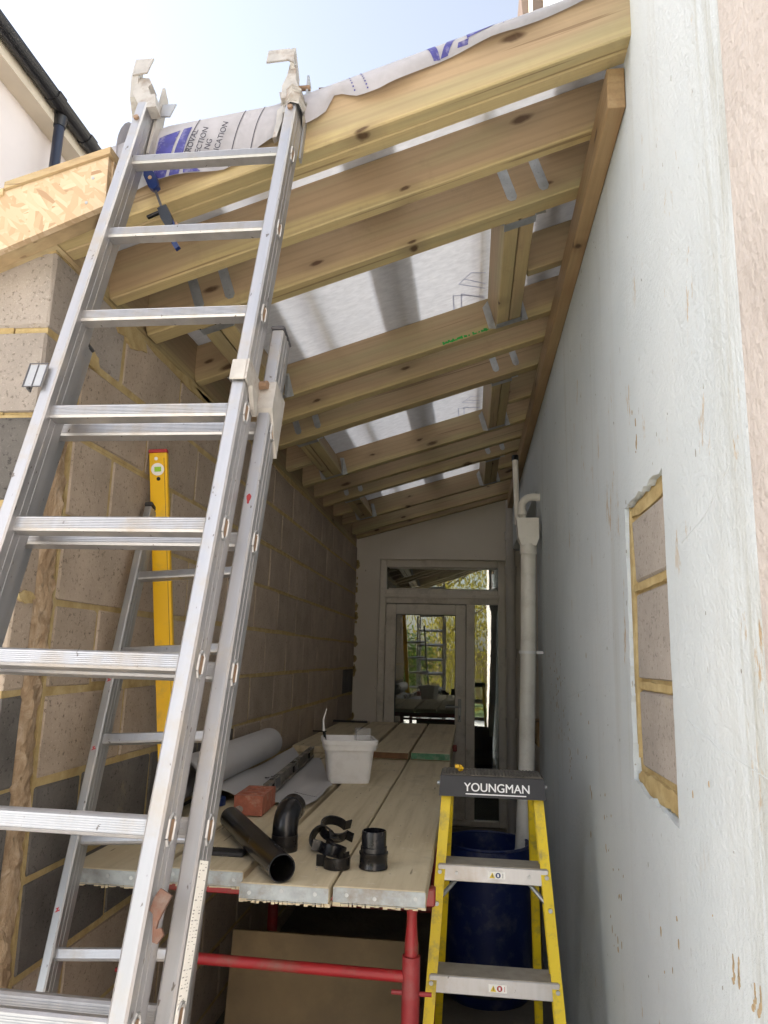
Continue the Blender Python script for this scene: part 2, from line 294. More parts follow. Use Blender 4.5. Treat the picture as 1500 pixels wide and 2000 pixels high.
# ------------------------------------------------------------------ mesh helpers
WM = {}
class MB:
    def __init__(s): s.v = []; s.f = []
    def add(s, vs, fs):
        o = len(s.v); s.v += [tuple(x) for x in vs]; s.f += [tuple(i + o for i in q) for q in fs]; return s
    def box(s, x0, x1, y0, y1, z0, z1, c=0.0):
        if c <= 0:
            vs = [(x, y, z) for x in (x0, x1) for y in (y0, y1) for z in (z0, z1)]
            return s.add(vs, [(0, 1, 3, 2), (4, 6, 7, 5), (0, 4, 5, 1), (2, 3, 7, 6), (0, 2, 6, 4), (1, 5, 7, 3)])
        bm = bmesh.new(); bmesh.ops.create_cube(bm, size=1)
        for q in bm.verts: q.co = Vector(((x0 + x1) / 2 + q.co.x * (x1 - x0), (y0 + y1) / 2 + q.co.y * (y1 - y0), (z0 + z1) / 2 + q.co.z * (z1 - z0)))
        bmesh.ops.bevel(bm, geom=list(bm.edges), offset=c, segments=1, affect='EDGES', profile=.5)
        bm.verts.index_update(); s.add([q.co for q in bm.verts], [[q.index for q in f.verts] for f in bm.faces]); bm.free(); return s
    def tube(s, pts, r, n=12, cap=True, r2=None):
        pts = [Vector(p) for p in pts]; rs = r if isinstance(r, (list, tuple)) else [r] * len(pts)
        t0 = (pts[1] - pts[0]).normalized(); up = Vector((0, 0, 1)) if abs(t0.z) < .9 else Vector((1, 0, 0))
        a = t0.cross(up).normalized(); rings = []
        for i, p in enumerate(pts):
            t = (pts[min(i + 1, len(pts) - 1)] - pts[max(i - 1, 0)]).normalized()
            a = (a - t * a.dot(t)).normalized(); b = t.cross(a)
            rings.append([p + (a * math.cos(q) + b * math.sin(q)) * rs[i] for q in [2 * math.pi * j / n for j in range(n)]])
        vs = [q for ring in rings for q in ring]
        fs = [(i * n + j, i * n + (j + 1) % n, (i + 1) * n + (j + 1) % n, (i + 1) * n + j) for i in range(len(pts) - 1) for j in range(n)]
        if cap: fs += [tuple(range(n - 1, -1, -1)), tuple(range((len(pts) - 1) * n, len(pts) * n))]
        return s.add(vs, fs)
    def pipe(s, pts, r, t, n=20):                      # hollow tube
        s.tube(pts, r, n, False); o1 = len(s.v) - n * len(pts); s.tube(pts, r - t, n, False); o2 = len(s.v) - n * len(pts)
        s.f = s.f[:-(n * (len(pts) - 1))] + [tuple(reversed(q)) for q in s.f[-(n * (len(pts) - 1)):]]
        e = (len(pts) - 1) * n
        s.f += [(o1 + (j + 1) % n, o1 + j, o2 + j, o2 + (j + 1) % n) for j in range(n)] + [(o1 + e + j, o1 + e + (j + 1) % n, o2 + e + (j + 1) % n, o2 + e + j) for j in range(n)]
        return s
    def lathe(s, prof, c=(0, 0, 0), n=24):
        vs = [(c[0] + r * math.cos(2 * math.pi * j / n), c[1] + r * math.sin(2 * math.pi * j / n), c[2] + z) for r, z in prof for j in range(n)]
        fs = [(i * n + j, i * n + (j + 1) % n, (i + 1) * n + (j + 1) % n, (i + 1) * n + j) for i in range(len(prof) - 1) for j in range(n)]
        return s.add(vs, fs)
    def prism(s, poly, axis, a0, a1):                  # polygon in the two other axes, extruded along axis
        def p(q, d):
            return {'x': (d, q[0], q[1]), 'y': (q[0], d, q[1]), 'z': (q[0], q[1], d)}[axis]
        n = len(poly); vs = [p(q, a0) for q in poly] + [p(q, a1) for q in poly]
        return s.add(vs, [tuple(range(n)), tuple(range(2 * n - 1, n - 1, -1))] + [(j, j + n, (j + 1) % n + n, (j + 1) % n) for j in range(n)])
    def jit(s, a):
        s.v = [(x + random.uniform(-a, a), y + random.uniform(-a, a), z + random.uniform(-a, a)) for x, y, z in s.v]; return s

def tag(o, label=None, cat=None, group=None, kind=None, category=None):
    cat = cat or category
    for kk, vv in (('label', label), ('category', cat), ('group', group), ('kind', kind)):
        if vv: o[kk] = vv
    return o
def place(o, parent, M):
    WM[o] = M
    if parent is not None: o.parent = parent; o.matrix_basis = WM[parent].inverted() @ M
    else: o.matrix_basis = M
def thing(name, label, cat, loc, group=None, kind=None):
    o = bpy.data.objects.new(name, None); o.empty_display_size = .1; COL.objects.link(o)
    place(o, None, Matrix.Translation(loc)); return tag(o, label, cat, group, kind)
def mk(name, mb, mat, parent=None, M=None, smooth=False, **tg):
    vs = [Vector(q) for q in mb.v]
    if M is None:
        lo = Vector([min(q[i] for q in vs) for i in range(3)]); hi = Vector([max(q[i] for q in vs) for i in range(3)]); c = (lo + hi) / 2
        if parent is None: c.z = lo.z
        M = Matrix.Translation(c); vs = [q - c for q in vs]
    me = bpy.data.meshes.new(name); me.from_pydata(vs, [], mb.f)
    bm = bmesh.new(); bm.from_mesh(me); bmesh.ops.recalc_face_normals(bm, faces=bm.faces); bm.to_mesh(me); bm.free()
    if smooth: me.polygons.foreach_set('use_smooth', [True] * len(me.polygons)); me.set_sharp_from_angle(angle=RAD(38))
    me.materials.append(mat); o = bpy.data.objects.new(name, me); COL.objects.link(o); place(o, parent, M); return tag(o, **tg)
def share(name, me, parent, M):
    o = bpy.data.objects.new(name, me); COL.objects.link(o); place(o, parent, M); return o
def beam(name, p0, p1, wdt, dep, mat, parent, c=.003, side=(0, 1, 0), **tg):
    """timber from p0 to p1 (centre line of its top-left reference = bottom face centre), wdt along `side`, dep perpendicular"""
    p0, p1 = Vector(p0), Vector(p1); x = (p1 - p0); L = x.length; x.normalize(); y = Vector(side); y = (y - x * y.dot(x)).normalized(); z = x.cross(y)
    if z.z < 0: z = -z; y = z.cross(x)
    M = Matrix((( x.x, y.x, z.x, 0), (x.y, y.y, z.y, 0), (x.z, y.z, z.z, 0), (0, 0, 0, 1))); M.translation = (p0 + p1) / 2 + z * dep / 2
    return mk(name, MB().box(-L / 2, L / 2, -wdt / 2, wdt / 2, -dep / 2, dep / 2, c), mat, parent, M, **tg)
def text(name, body, size, mat, parent, M, depth=.0006, bold=0.0, sx=1.0):
    cu = bpy.data.curves.new('t', 'FONT'); cu.body = body; cu.size = size; cu.extrude = depth; cu.offset = bold; cu.align_x = 'LEFT'
    to = bpy.data.objects.new('t', cu); COL.objects.link(to); bpy.context.view_layer.update()
    me = bpy.data.meshes.new_from_object(to.evaluated_get(bpy.context.evaluated_depsgraph_get())); bpy.data.objects.remove(to)
    for q in me.vertices: q.co.x *= sx
    me.name = name; me.materials.clear(); me.materials.append(mat); o = bpy.data.objects.new(name, me); COL.objects.link(o); place(o, parent, M); return o
def frame(o, x, y):                                    # matrix from origin and two axes
    x = Vector(x).normalized(); y = Vector(y); y = (y - x * y.dot(x)).normalized(); z = x.cross(y)
    M = Matrix(((x.x, y.x, z.x, 0), (x.y, y.y, z.y, 0), (x.z, y.z, z.z, 0), (0, 0, 0, 1))); M.translation = o; return M

# ------------------------------------------------------------------ ground
XL, XR, YB = -1.07, .39, 6.875
mk('ground', MB().add([(-600, -600, 0), (600, -600, 0), (600, 600, 0), (-600, 600, 0)], [(0, 1, 2, 3)]), M_GRND, kind='structure')
mk('bounce_patio', MB().add([(-12, -7.0, .004), (12, -7.0, .004), (12, 1.62, .004), (-12, 1.62, .004)], [(0, 1, 2, 3)]), plain('bounce_concrete', (.60, .58, .545), .9, 0, .12, 3, .3), kind='structure')  # pale unseen paving, added to bounce sunlight into the passage
mk('lawn', MB().add([(-30, -40, .004), (30, -40, .004), (30, -7.0, .004), (-30, -7.0, .004)], [(0, 1, 2, 3)]), M_LAWN, kind='structure')

# ------------------------------------------------------------------ left block wall
wall = thing('block_wall', 'bare concrete block wall with yellow mortar joints along the left side', 'wall', (-1.25, 4.2, 0))
J = lambda i: 1.668 + .225 * i
mk('mortar', MB().box(-1.163, XL - .0045, 1.802, YB - .003, 0, J(2)).box(-1.163, XL - .0045, 1.64, YB - .003, J(2) + .001, 2.572), M_MORT, wall)
mk('mortar', MB().box(-1.50, XL - .006, 1.636, 1.712, 0, J(2)).box(-1.50, -1.166, 1.637, 1.8, J(2) + .002, 2.56), M_MORT, wall)
mk('outer_leaf', MB().box(-1.49, -1.17, 1.82, YB - .004, 0, 2.50), M_BP, wall)
def blk(x0, x1, y0, y1, i, mat):
    a = .004
    b = MB().box(x0, x1, y0, y1, J(i) + random.uniform(.005, .011), J(i + 1) - random.uniform(.005, .011), .0055)
    b.v = [(x + random.uniform(-.0015, .0015), y + random.uniform(-a, a) * .9, z + random.uniform(-a, a) * .8) for x, y, z in b.v]
    mk('block', b, mat, wall)
for i in range(-8, 4):
    off = 2.037 if i % 2 else 2.25
    cuts = [off + .45 * n for n in range(-1, 12)]
    start = 1.807 if i < 2 else (2.045 if i == 3 else 1.812)
    ys = [start] + [c for c in cuts if start + .06 < c < YB - .08] + [YB - .006]
    for a, b in zip(ys, ys[1:]):
        mat = M_BP
        if i in (-3, -4) and a < 3.2: mat = M_BD
        if i == -2 and a > 6.2: mat = M_BD
        random.random()
        blk(-1.165, XL, a + .006, b - .006, i, mat)
    if i < 2: blk(-1.505, XL, 1.63, 1.714, i, M_BD if i in (1, -2, -3, -4) else M_BP)
    elif i == 2: blk(-1.505, XL, 1.63, 1.80, i, M_BG)
    else: blk(-1.505, XL, 1.63, 2.03, i, M_BG)
# mineral wool showing in the open cavity
from mathutils import noise as mn
bm = bmesh.new(); random.seed(3)
ny, nz = 18, 260; vs = []; fs = []
for j in range(nz + 1):
    for q in range(ny + 1):
        t = q / ny; z = (J(2) - .03) * j / nz
        f1 = mn.noise(Vector((t * 2.2, z * 9, 0))); f2 = mn.noise(Vector((t * 7 + f1, z * 26, 3))); f3 = mn.noise(Vector((t * 16, z * 60 + f2 * 2, 7)))
        y = 1.703 + .103 * t + .010 * mn.noise(Vector((0, z * 11, 5))) + .006 * f2
        x = XL - .022 + .030 * math.sin(math.pi * t) ** .7 + .014 * f1 + .010 * f2 + .006 * f3
        vs.append((x, y, z))
W = ny + 1
for j in range(nz):
    for q in range(ny): fs.append((j * W + q, j * W + q + 1, (j + 1) * W + q + 1, (j + 1) * W + q))
mk('insulation', MB().add(vs, fs), M_WOOL, wall, smooth=True, label='brown mineral wool bulging from the cavity'); bm.free()
# mortar smears
for (y, z, wy, wz) in [(1.80, 2.36, .10, .03), (2.07, 2.53, .11, .035), (2.56, 2.55, .35, .02), (1.675, 1.668, .033, .016), (1.68, 2.10, .05, .022), (2.9, 2.56, .3, .018), (4.2, 2.565, .6, .016)]:
    n = 16; poly = [(y + wy * math.cos(2 * math.pi * q / n) * random.uniform(.75, 1.15), z + wz * math.sin(2 * math.pi * q / n) * random.uniform(.6, 1.3)) for q in range(n)]
    mk('mortar_smear', MB().prism(poly, 'x', XL - .01, XL + .005), M_MORT, wall)
mk('mortar_smear', MB().prism([(-1.31, 2.54), (-1.2, 2.548), (-1.09, 2.545), (-1.07, 2.56), (-1.08, 2.62), (-1.16, 2.60), (-1.28, 2.565)], 'y', 1.628, 1.72), M_MORT, wall)

# ------------------------------------------------------------------ white rendered wall on the right
rw = thing('rendered_wall', 'white rendered house wall on the right with a blocked-up opening', 'wall', (XR + .15, 1.5, 0))
random.seed(11)
def loop():
    y0, y1, z0, z1 = 1.517, 1.887, H - .292, H + .388; pts = []
    def seg(a, b, n, am):
        for q in range(n):
            t = q / n; pts.append((a[0] + (b[0] - a[0]) * t + random.uniform(-am, am), a[1] + (b[1] - a[1]) * t + random.uniform(-am, am)))
    seg((y0 - .004, z0 - .01), (y1 + .004, z0 + .02), 16, .006); seg((y1 + .004, z0 + .02), (y1, z1), 30, .0045); seg((y1, z1), (y0, z1 + .006), 14, .006); seg((y0, z1 + .006), (y0 - .004, z0 - .01), 26, .0018)
    return pts
HP = loop()
bm = bmesh.new()
rect = [(1.035, 0), (4.35, 0), (4.35, H + 1.0), (YB - .002, H + 1.0), (YB - .002, H + 1.75), (3.35, H + 1.75), (3.35, 6.9), (1.035, 6.9)]
def ring(pts):
    vv = [bm.verts.new((XR, p[0], p[1])) for p in pts]; return vv, [bm.edges.new((vv[q], vv[(q + 1) % len(vv)])) for q in range(len(vv))]
v1, e1 = ring(rect); v2, e2 = ring(HP)
bmesh.ops.triangle_fill(bm, use_beauty=True, use_dissolve=False, edges=e1 + e2)
bm.faces.ensure_lookup_table()
vin = {}
for q in v2: vin[q] = bm.verts.new(q.co + Vector((.03, 0, 0)))
for q in range(len(v2)): bm.faces.new((v2[q], v2[(q + 1) % len(v2)], vin[v2[(q + 1) % len(v2)]], vin[v2[q]]))
vo = {q: bm.verts.new(q.co + Vector((.3, 0, 0))) for q in v1}
for q in range(len(v1)): bm.faces.new((v1[q], v1[(q + 1) % len(v1)], vo[v1[(q + 1) % len(v1)]], vo[v1[q]]))
bm.verts.index_update(); mb = MB().add([q.co for q in bm.verts], [[q.index for q in f.verts] for f in bm.faces]); bm.free()
mk('render_face', mb, M_REND, rw)
mk('recess_wall', MB().box(.56, .7, 4.352, YB - .003, 0, H + .998), M_CREAM, rw)
mk('roughcast', MB().box(XR - .006, XR + .3, -3.0, 1.0345, 0, 6.9, .004), M_RC, rw, label='pinkish roughcast beyond the smooth render')
for q in range(26):                                    # ragged edge of the smooth coat over the roughcast
    pass
infill = mk('opening_mortar', MB().box(XR + .0175, XR + .1, 1.49, 1.92, H - .33, H + .43), M_MORT, rw, label='yellow mortar round the infill blocks')
for (z0, z1, y0, y1) in [(.192, .345, 1.520, 1.853), (-.036, .164, 1.519, 1.850), (-.235, -.062, 1.528, 1.845)]:
    b = MB().box(XR + .011, XR + .09, y0, y1, H + z0, H + z1, .006).jit(.0025)
    mk('block', b, M_BG, infill)
for (y, z, wy, wz) in [(1.87, H + .1, .014, .28), (1.70, H + .366, .18, .016), (1.70, H - .266, .18, .024), (1.69, H + .178, .18, .009), (1.69, H - .05, .18, .010), (1.522, H + .25, .006, .03), (1.523, H - .13, .007, .1)]:
    n = 30; poly = [(y + wy * math.cos(2 * math.pi * q / n) * random.uniform(.88, 1.1) if abs(math.cos(2 * math.pi * q / n)) > .3 else y + wy * math.cos(2 * math.pi * q / n), z + wz * math.copysign(abs(math.sin(2 * math.pi * q / n)) ** .5, math.sin(2 * math.pi * q / n)) * random.uniform(.75, 1.15)) for q in range(n)]
    mk('mortar_joint', MB().prism(poly, 'x', XR + .007 + random.uniform(0, .004), XR + .05), M_MORT, infill)
M_MUD = plain('dried_mud', (.36, .27, .16), .9, 0, .25, 30, .3)
random.seed(77)
def splat(y, z, wy, wz, mat=M_MUD):
    n = 9; poly = [(y + wy * math.cos(2 * math.pi * q / n) * random.uniform(.6, 1.3), z + wz * math.sin(2 * math.pi * q / n) * random.uniform(.6, 1.3)) for q in range(n)]
    mk('mud_splash', MB().prism(poly, 'x', XR - .0009, XR + .001), mat, rw)
for cy_, cz_, n_, sy_, sz_ in ((3.5, -.09, 22, .16, .07), (3.43, -.2, 16, .12, .06), (3.07, -.30, 8, .02, .05), (3.05, -.38, 5, .03, .03), (2.25, -.48, 8, .05, .06), (2.2, -.70, 8, .05, .06), (2.13, -.6, 5, .04, .06), (1.66, -.56, 4, .05, .05), (1.74, .52, 5, .03, .05), (2.64, -.08, 6, .12, .1), (2.6, -.44, 5, .05, .1), (1.45, -.42, 4, .1, .15)):
    for q in range(n_): r_ = random.uniform(.0015, .005); splat(cy_ + random.gauss(0, sy_), H + cz_ + random.gauss(0, sz_), r_, r_ * random.uniform(1, 3.2))
for (y_, z_) in ((1.245, -.425), (1.222, -.42), (1.165, -.43), (1.145, -.428)):         # drips bottom right
    for q in range(5): splat(y_ + random.uniform(-.004, .004) + .0012 * q * q * .5, H + z_ - q * .008, .0022 + .0006 * q, .006)
M_GREYM = plain('grey_scuff', (.33, .33, .31), .9, 0, .2, 30, .2)
for q in range(110):
    r_ = random.uniform(.0008, .0022); splat(random.uniform(1.1, 4.2), random.uniform(.3, 3.1), r_, r_ * random.uniform(1, 4), M_GREYM)
for pts in (((1.06, -.145), (1.25, -.13), (1.42, -.098)), ((1.13, .30), (1.26, .245), (1.40, .222)), ((2.2, -.06), (2.6, -.09), (3.1, -.14))):
    mk('trowel_line', MB().tube([(XR + .0002, y_, H + z_) for y_, z_ in pts], .0011, 5), M_REND, rw)
# brown verge and gutter end high up where the wall stops
vg = thing('roof_verge', 'brown eaves gutter end above the membrane at the top of the picture', 'gutter', (.36, 3.5, H + 3.2))
mk('gutter', MB().prism([(.27, H + 3.36), (.375, H + 3.36), (.375, H + 3.56), (.255, H + 3.56)], 'y', 3.38, 3.60), M_BROWNG, vg)
mk('bracket', MB().box(.30, .32, 3.364, 3.379, H + 3.26, H + 3.5).box(.376, .389, 3.36, 3.5, H + 3.3, H + 3.6), M_SOFF, vg)

# ------------------------------------------------------------------ house behind, with the garden door
house = thing('house', 'cream painted rear wall of the house at the end of the passage', 'house', (1.5, 9, 0))
FX0, FX1, FZ0, FZ1 = -.848, .327, .10, H + .91
mk('wall', MB().box(-1.5, FX0, YB, YB + .3, 0, 7.4), M_CREAM, house)
mk('wall', MB().box(FX1, 6, YB, YB + .3, 0, 7.4), M_CREAM, house)
mk('wall', MB().box(FX0 + .0005, FX1 - .0005, YB + .001, YB + .3, FZ1, 7.399), M_CREAM, house)
mk('doorstep', MB().box(FX0 + .001, FX1 - .001, YB - .02, YB + .3, 0, FZ0 - .002, .004), M_GRND, house)
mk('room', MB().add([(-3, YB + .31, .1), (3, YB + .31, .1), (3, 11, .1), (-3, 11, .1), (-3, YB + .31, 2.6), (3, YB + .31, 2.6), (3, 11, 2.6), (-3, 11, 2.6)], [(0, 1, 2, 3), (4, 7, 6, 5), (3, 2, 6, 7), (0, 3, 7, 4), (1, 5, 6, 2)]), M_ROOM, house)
mk('roof', MB().prism([(YB - .3, 7.402), (11, 9.0), (16, 7.402)], 'x', -1.6, 6.1), M_ROOFT, house)
random.seed(5)
for q in range(26):                                    # foam and mortar left along the corner with the block wall
    z = random.uniform(1.0, 2.45); s = random.uniform(.006, .02)
    poly = [(-1.062 + s * random.uniform(.5, 1.6) * math.cos(a), z + s * 1.8 * math.sin(a) * random.uniform(.6, 1.2)) for a in [math.pi * 2 * j / 7 for j in range(7)]]
    mk('mortar_dab', MB().prism(poly, 'y', YB - .008, YB + .002), M_MORT, house)

fr = thing('door_frame', 'white plastic door frame with a top light and a narrow side light', 'door frame', (-.26, YB + .08, FZ0))
DY0, DY1 = YB + .05, YB + .12
def bar(x0, x1, z0, z1, name='frame_bar', y0=DY0, y1=DY1, par=fr, mat=M_UPVC): return mk(name, MB().box(x0, x1, y0, y1, z0, z1, .006), mat, par)
bar(FX0, FX0 + .06, FZ0, FZ1); bar(FX1 - .065, FX1, FZ0, FZ1)
bar(FX0 + .0605, FX1 - .0655, FZ1 - .07, FZ1); bar(FX0 + .0605, FX1 - .0655, H + .498, H + .63); bar(FX0 + .0605, FX1 - .0655, FZ0, FZ0 + .05)
bar(-.034, .046, FZ0 + .0505, H + .4975)
bar(FX0 + .04, FX1 - .05, H + .548, H + .585, 'drip_bead', DY0 - .012, DY0 - .0005)
tl = bar(-.766, .248, H + .634, H + .64, 'top_light_bead', DY0 + .01, DY1 - .01)
bar(-.766, .248, H + .828, H + .838, 'top_light_bead', DY0 + .01, DY1 - .01)
mk('top_light_glass', MB().box(-.79, .27, YB + .082, YB + .088, H + .62, H + .85), M_GLASS, fr)
mk('side_light_glass', MB().box(.04, .27, YB + .083, YB + .089, FZ0 + .03, H + .51), M_GLASS, fr)
door = thing('garden_door', 'glazed white plastic door with a lever handle behind the scaffold boards', 'door', (-.41, YB + .08, FZ0 + .05))
dx0, dx1, dz0, dz1 = -.782, -.037, FZ0 + .053, H + .489
for a in ((dx0, dx0 + .095, dz0, dz1), (dx1 - .095, dx1, dz0, dz1), (dx0 + .0955, dx1 - .0955, dz1 - .095, dz1), (dx0 + .0955, dx1 - .0955, dz0, dz0 + .12), (dx0 + .0955, dx1 - .0955, (.83), .92)):
    bar(*a, 'door_rail', DY0 - .012, DY1 - .012, door)
mk('glass', MB().box(dx0 + .08, dx1 - .08, YB + .072, YB + .078,   .90, dz1 - .08), M_GLASS, door)
for a in ((dx0 + .0935, dx0 + .0985, .92, dz1 - .0955), (dx1 - .0985, dx1 - .0935, .92, dz1 - .0955), (dx0 + .0985, dx1 - .0985, dz1 - .0985, dz1 - .0935)): mk('gasket', MB().box(a[0], a[1], DY0 - .004, DY0 + .02, a[2], a[3]), M_RUBB, door)
for z in (.55, 1.75): mk('hinge', MB().tube([(dx0 - .004, DY0 - .018, z), (dx0 - .004, DY0 - .018, z + .09)], .008, 10), M_UPVC, door)
mk('lower_panel', MB().box(dx0 + .08, dx1 - .08, YB + .066, YB + .09, dz0 + .1, .85, .004), M_UPVC, door)
hd = mk('handle', MB().box(-.105, -.075, DY0 - .022, DY0 - .012, H - .56, H - .36, .003).tube([(-.09, DY0 - .02, H - .428), (-.09, DY0 - .06, H - .428), (-.215, DY0 - .065, H - .432)], .009, 8), M_ALUD, door)
mk('keyhole', MB().box(-.094, -.086, DY0 - .024, DY0 - .0215, H - .545, H - .505), M_BLACK, hd)

# dim things standing inside the room
mk('wicker_chair', MB().box(.02, .42, 8.2, 8.6, .45, .55, .02).box(.02, .42, 8.55, 8.62, .55, 1.05, .02).box(.03, .07, 8.2, 8.26, .1, .45).box(.37, .41, 8.2, 8.26, .1, .45).box(.03, .07, 8.5, 8.56, .1, .45).box(.37, .41, 8.5, 8.56, .1, .45), M_FENCE,
   label='brown chair dimly seen through the side light of the door', category='chair')

# ------------------------------------------------------------------ rain pipes
def pipe_thing(name, label, loc): return thing(name, label, 'pipe', loc)
dp = pipe_thing('hopper_downpipe', 'white downpipe with a square hopper head running down into the blue drum', (.3, 4.05, .5))
mk('pipe', MB().tube([(.318, 4.05, H + .60), (.312, 4.05, H + .1), (.295, 4.03, H - .5), (.268, 4.0, .58)], .041, 20), M_PIPEW, dp, smooth=True)
mk('collar', MB().tube([(.318, 4.05, H + .625), (.318, 4.05, H + .57)], .046, 20), M_PIPEW, dp, smooth=True)
mk('hopper', MB().add([(.252, 4.0, H + .765), (.372, 4.0, H + .765), (.372, 4.11, H + .765), (.252, 4.11, H + .765), (.262, 4.0, H + .655), (.372, 4.0, H + .655), (.372, 4.11, H + .655), (.262, 4.11, H + .655), (.28, 4.01, H + .615), (.358, 4.01, H + .615), (.358, 4.1, H + .615), (.28, 4.1, H + .615)],
   [(0, 1, 5, 4), (1, 2, 6, 5), (2, 3, 7, 6), (3, 0, 4, 7), (4, 5, 9, 8), (5, 6, 10, 9), (6, 7, 11, 10), (7, 4, 8, 11), (8, 9, 10, 11), (0, 3, 2, 1)]), M_PIPEW, dp)
mk('clip', MB().tube([(.308, 4.05, H + .035), (.308, 4.05, H + .05)], .047, 20).box(.345, .389, 4.04, 4.06, H + .035, H + .05), M_WHITEP, dp)
ar = [(.39 + .03, 4.12, H + .905)] + [(.345 - .055 * math.sin(a), 4.12, H + .85 + .055 * math.cos(a)) for a in [RAD(d) for d in range(0, 91, 15)]] + [(.29, 4.09, H + .75)]
wp = pipe_thing('waste_pipe', 'bent white waste pipe coming out of the wall into the hopper', (.3, 4.1, H + .75))
mk('pipe', MB().tube(ar, .0215, 14), M_PIPEW, wp, smooth=True)
mk('collar', MB().tube([(.29, 4.105, H + .82), (.29, 4.1, H + .795)], .026, 14), M_PIPEW, wp, smooth=True)
ov = pipe_thing('overflow_pipe', 'thin white pipe rising from the hopper to the roof timbers', (.27, 4.2, H + .76))
mk('pipe', MB().tube([(.268, 4.17, H + .755), (.262, 4.25, H + 1.16)], .0165, 12), M_PIPEW, ov, smooth=True)
mk('cap', MB().tube([(.262, 4.25, H + 1.155), (.262, 4.252, H + 1.185)], .021, 12), M_BLACK, ov, smooth=True)
so = pipe_thing('soil_stack', 'cream painted soil pipe with collars fixed up the rear wall', (.37, 6.8, 0))
mk('pipe', MB().tube([(.37, 6.8, 0), (.37, 6.8, H + 1.46)], .042, 18), M_GREYPIPE, so, smooth=True)
for z in (1.12, .80, .055, -.55): mk('collar', MB().tube([(.37, 6.8, H + z - .035), (.37, 6.8, H + z + .035)], .052, 18).tube([(.37, 6.8, H + z + .03), (.37, 6.8, H + z + .042)], .057, 18), M_GREYPIPE, so, smooth=True)
bt = mk('timber_offcut', MB().box(.40, .50, 4.6, 4.9, H - .50, H - .36, .004), M_PLATE, label='short brown timber offcut fixed to the wall beside the downpipe', category='timber')
tr_ = None

# ------------------------------------------------------------------ lean-to roof
roof = thing('lean_to_roof', 'open timber lean-to roof of pale treated rafters and trimmers', 'roof', (-.35, 4.2, H + 1.0))
def zl(y): return 1.02 + .0143 * (y - 1.9)
def zr(y): return 1.504 - .004 * (y - 1.9)
def zb(x, y): return H + zl(y) + (zr(y) - zl(y)) * (x + 1.07) / 1.414
DEP = .148
RAFT = {}
def rafter(key, y0, th=.047, x0=XL + .002, x1=.432, dep=DEP, dz=0.0, mat=M_RAFT):
    yc = y0 + th / 2
    RAFT[key] = o = beam('rafter', (x0, yc, zb(x0, yc) + dz), (x1, yc, zb(x1, yc) + dz), th, dep, mat, roof, .0035); return o
rafter('R1', 1.603, .046, -1.06, .435); rafter('R1b', 1.6505, .046, -1.06, .435)
for key, y0, th in (('R2', 1.913, .047), ('R3', 2.172, .072), ('R5', 3.03, .05), ('R6', 3.29, .06), ('R7', 3.62, .07), ('R9', 4.50, .06), ('R10', 4.86, .05), ('R11', 5.18, .05), ('R13', 6.01, .05), ('R14', 6.55, .05), ('R15', 6.80, .06)):
    rafter(key, y0, th)
mk('ledger', MB().box(-2.58, 2.58, -.0225, .0225, -.058, .058, .003), M_PLATE, roof, frame(Vector((.3665, 4.262, H + 1.442)), (0, -1, 0), (1, 0, 0)), label='brown timber ledger bolted along the white wall')
mk('eaves_board', MB().box(-2.55, 2.55, -.02, .02, -.09, .09, .003), M_RAFT, roof, frame(Vector((-1.094, 4.3, H + 1.115)), (0, -1, 0), (1, 0, 0)))
def strap(key, X, top_y):
    o = RAFT[key]; th = o.dimensions.y; Mi = WM[o].inverted(); p = Mi @ Vector((X, top_y, zb(X, top_y) + DEP))
    y = -th / 2 - .0012; z1 = DEP / 2 - .002
    s = mk('strap', MB().prism([(p.x - .0165, z1), (p.x + .0165, z1), (p.x + .0165, z1 - .105), (p.x + .008, z1 - .117), (p.x - .008, z1 - .117), (p.x - .0165, z1 - .105)], 'y', y, y + .0012), M_GALV, o, WM[o])
    for dz in (.02, .05, .085, .105): mk('nail', MB().prism([(p.x + .0035 * math.cos(a), z1 - dz + .0035 * math.sin(a)) for a in [math.pi / 3 * j for j in range(6)]], 'y', y - .0015, y), M_GALV, o, WM[o])
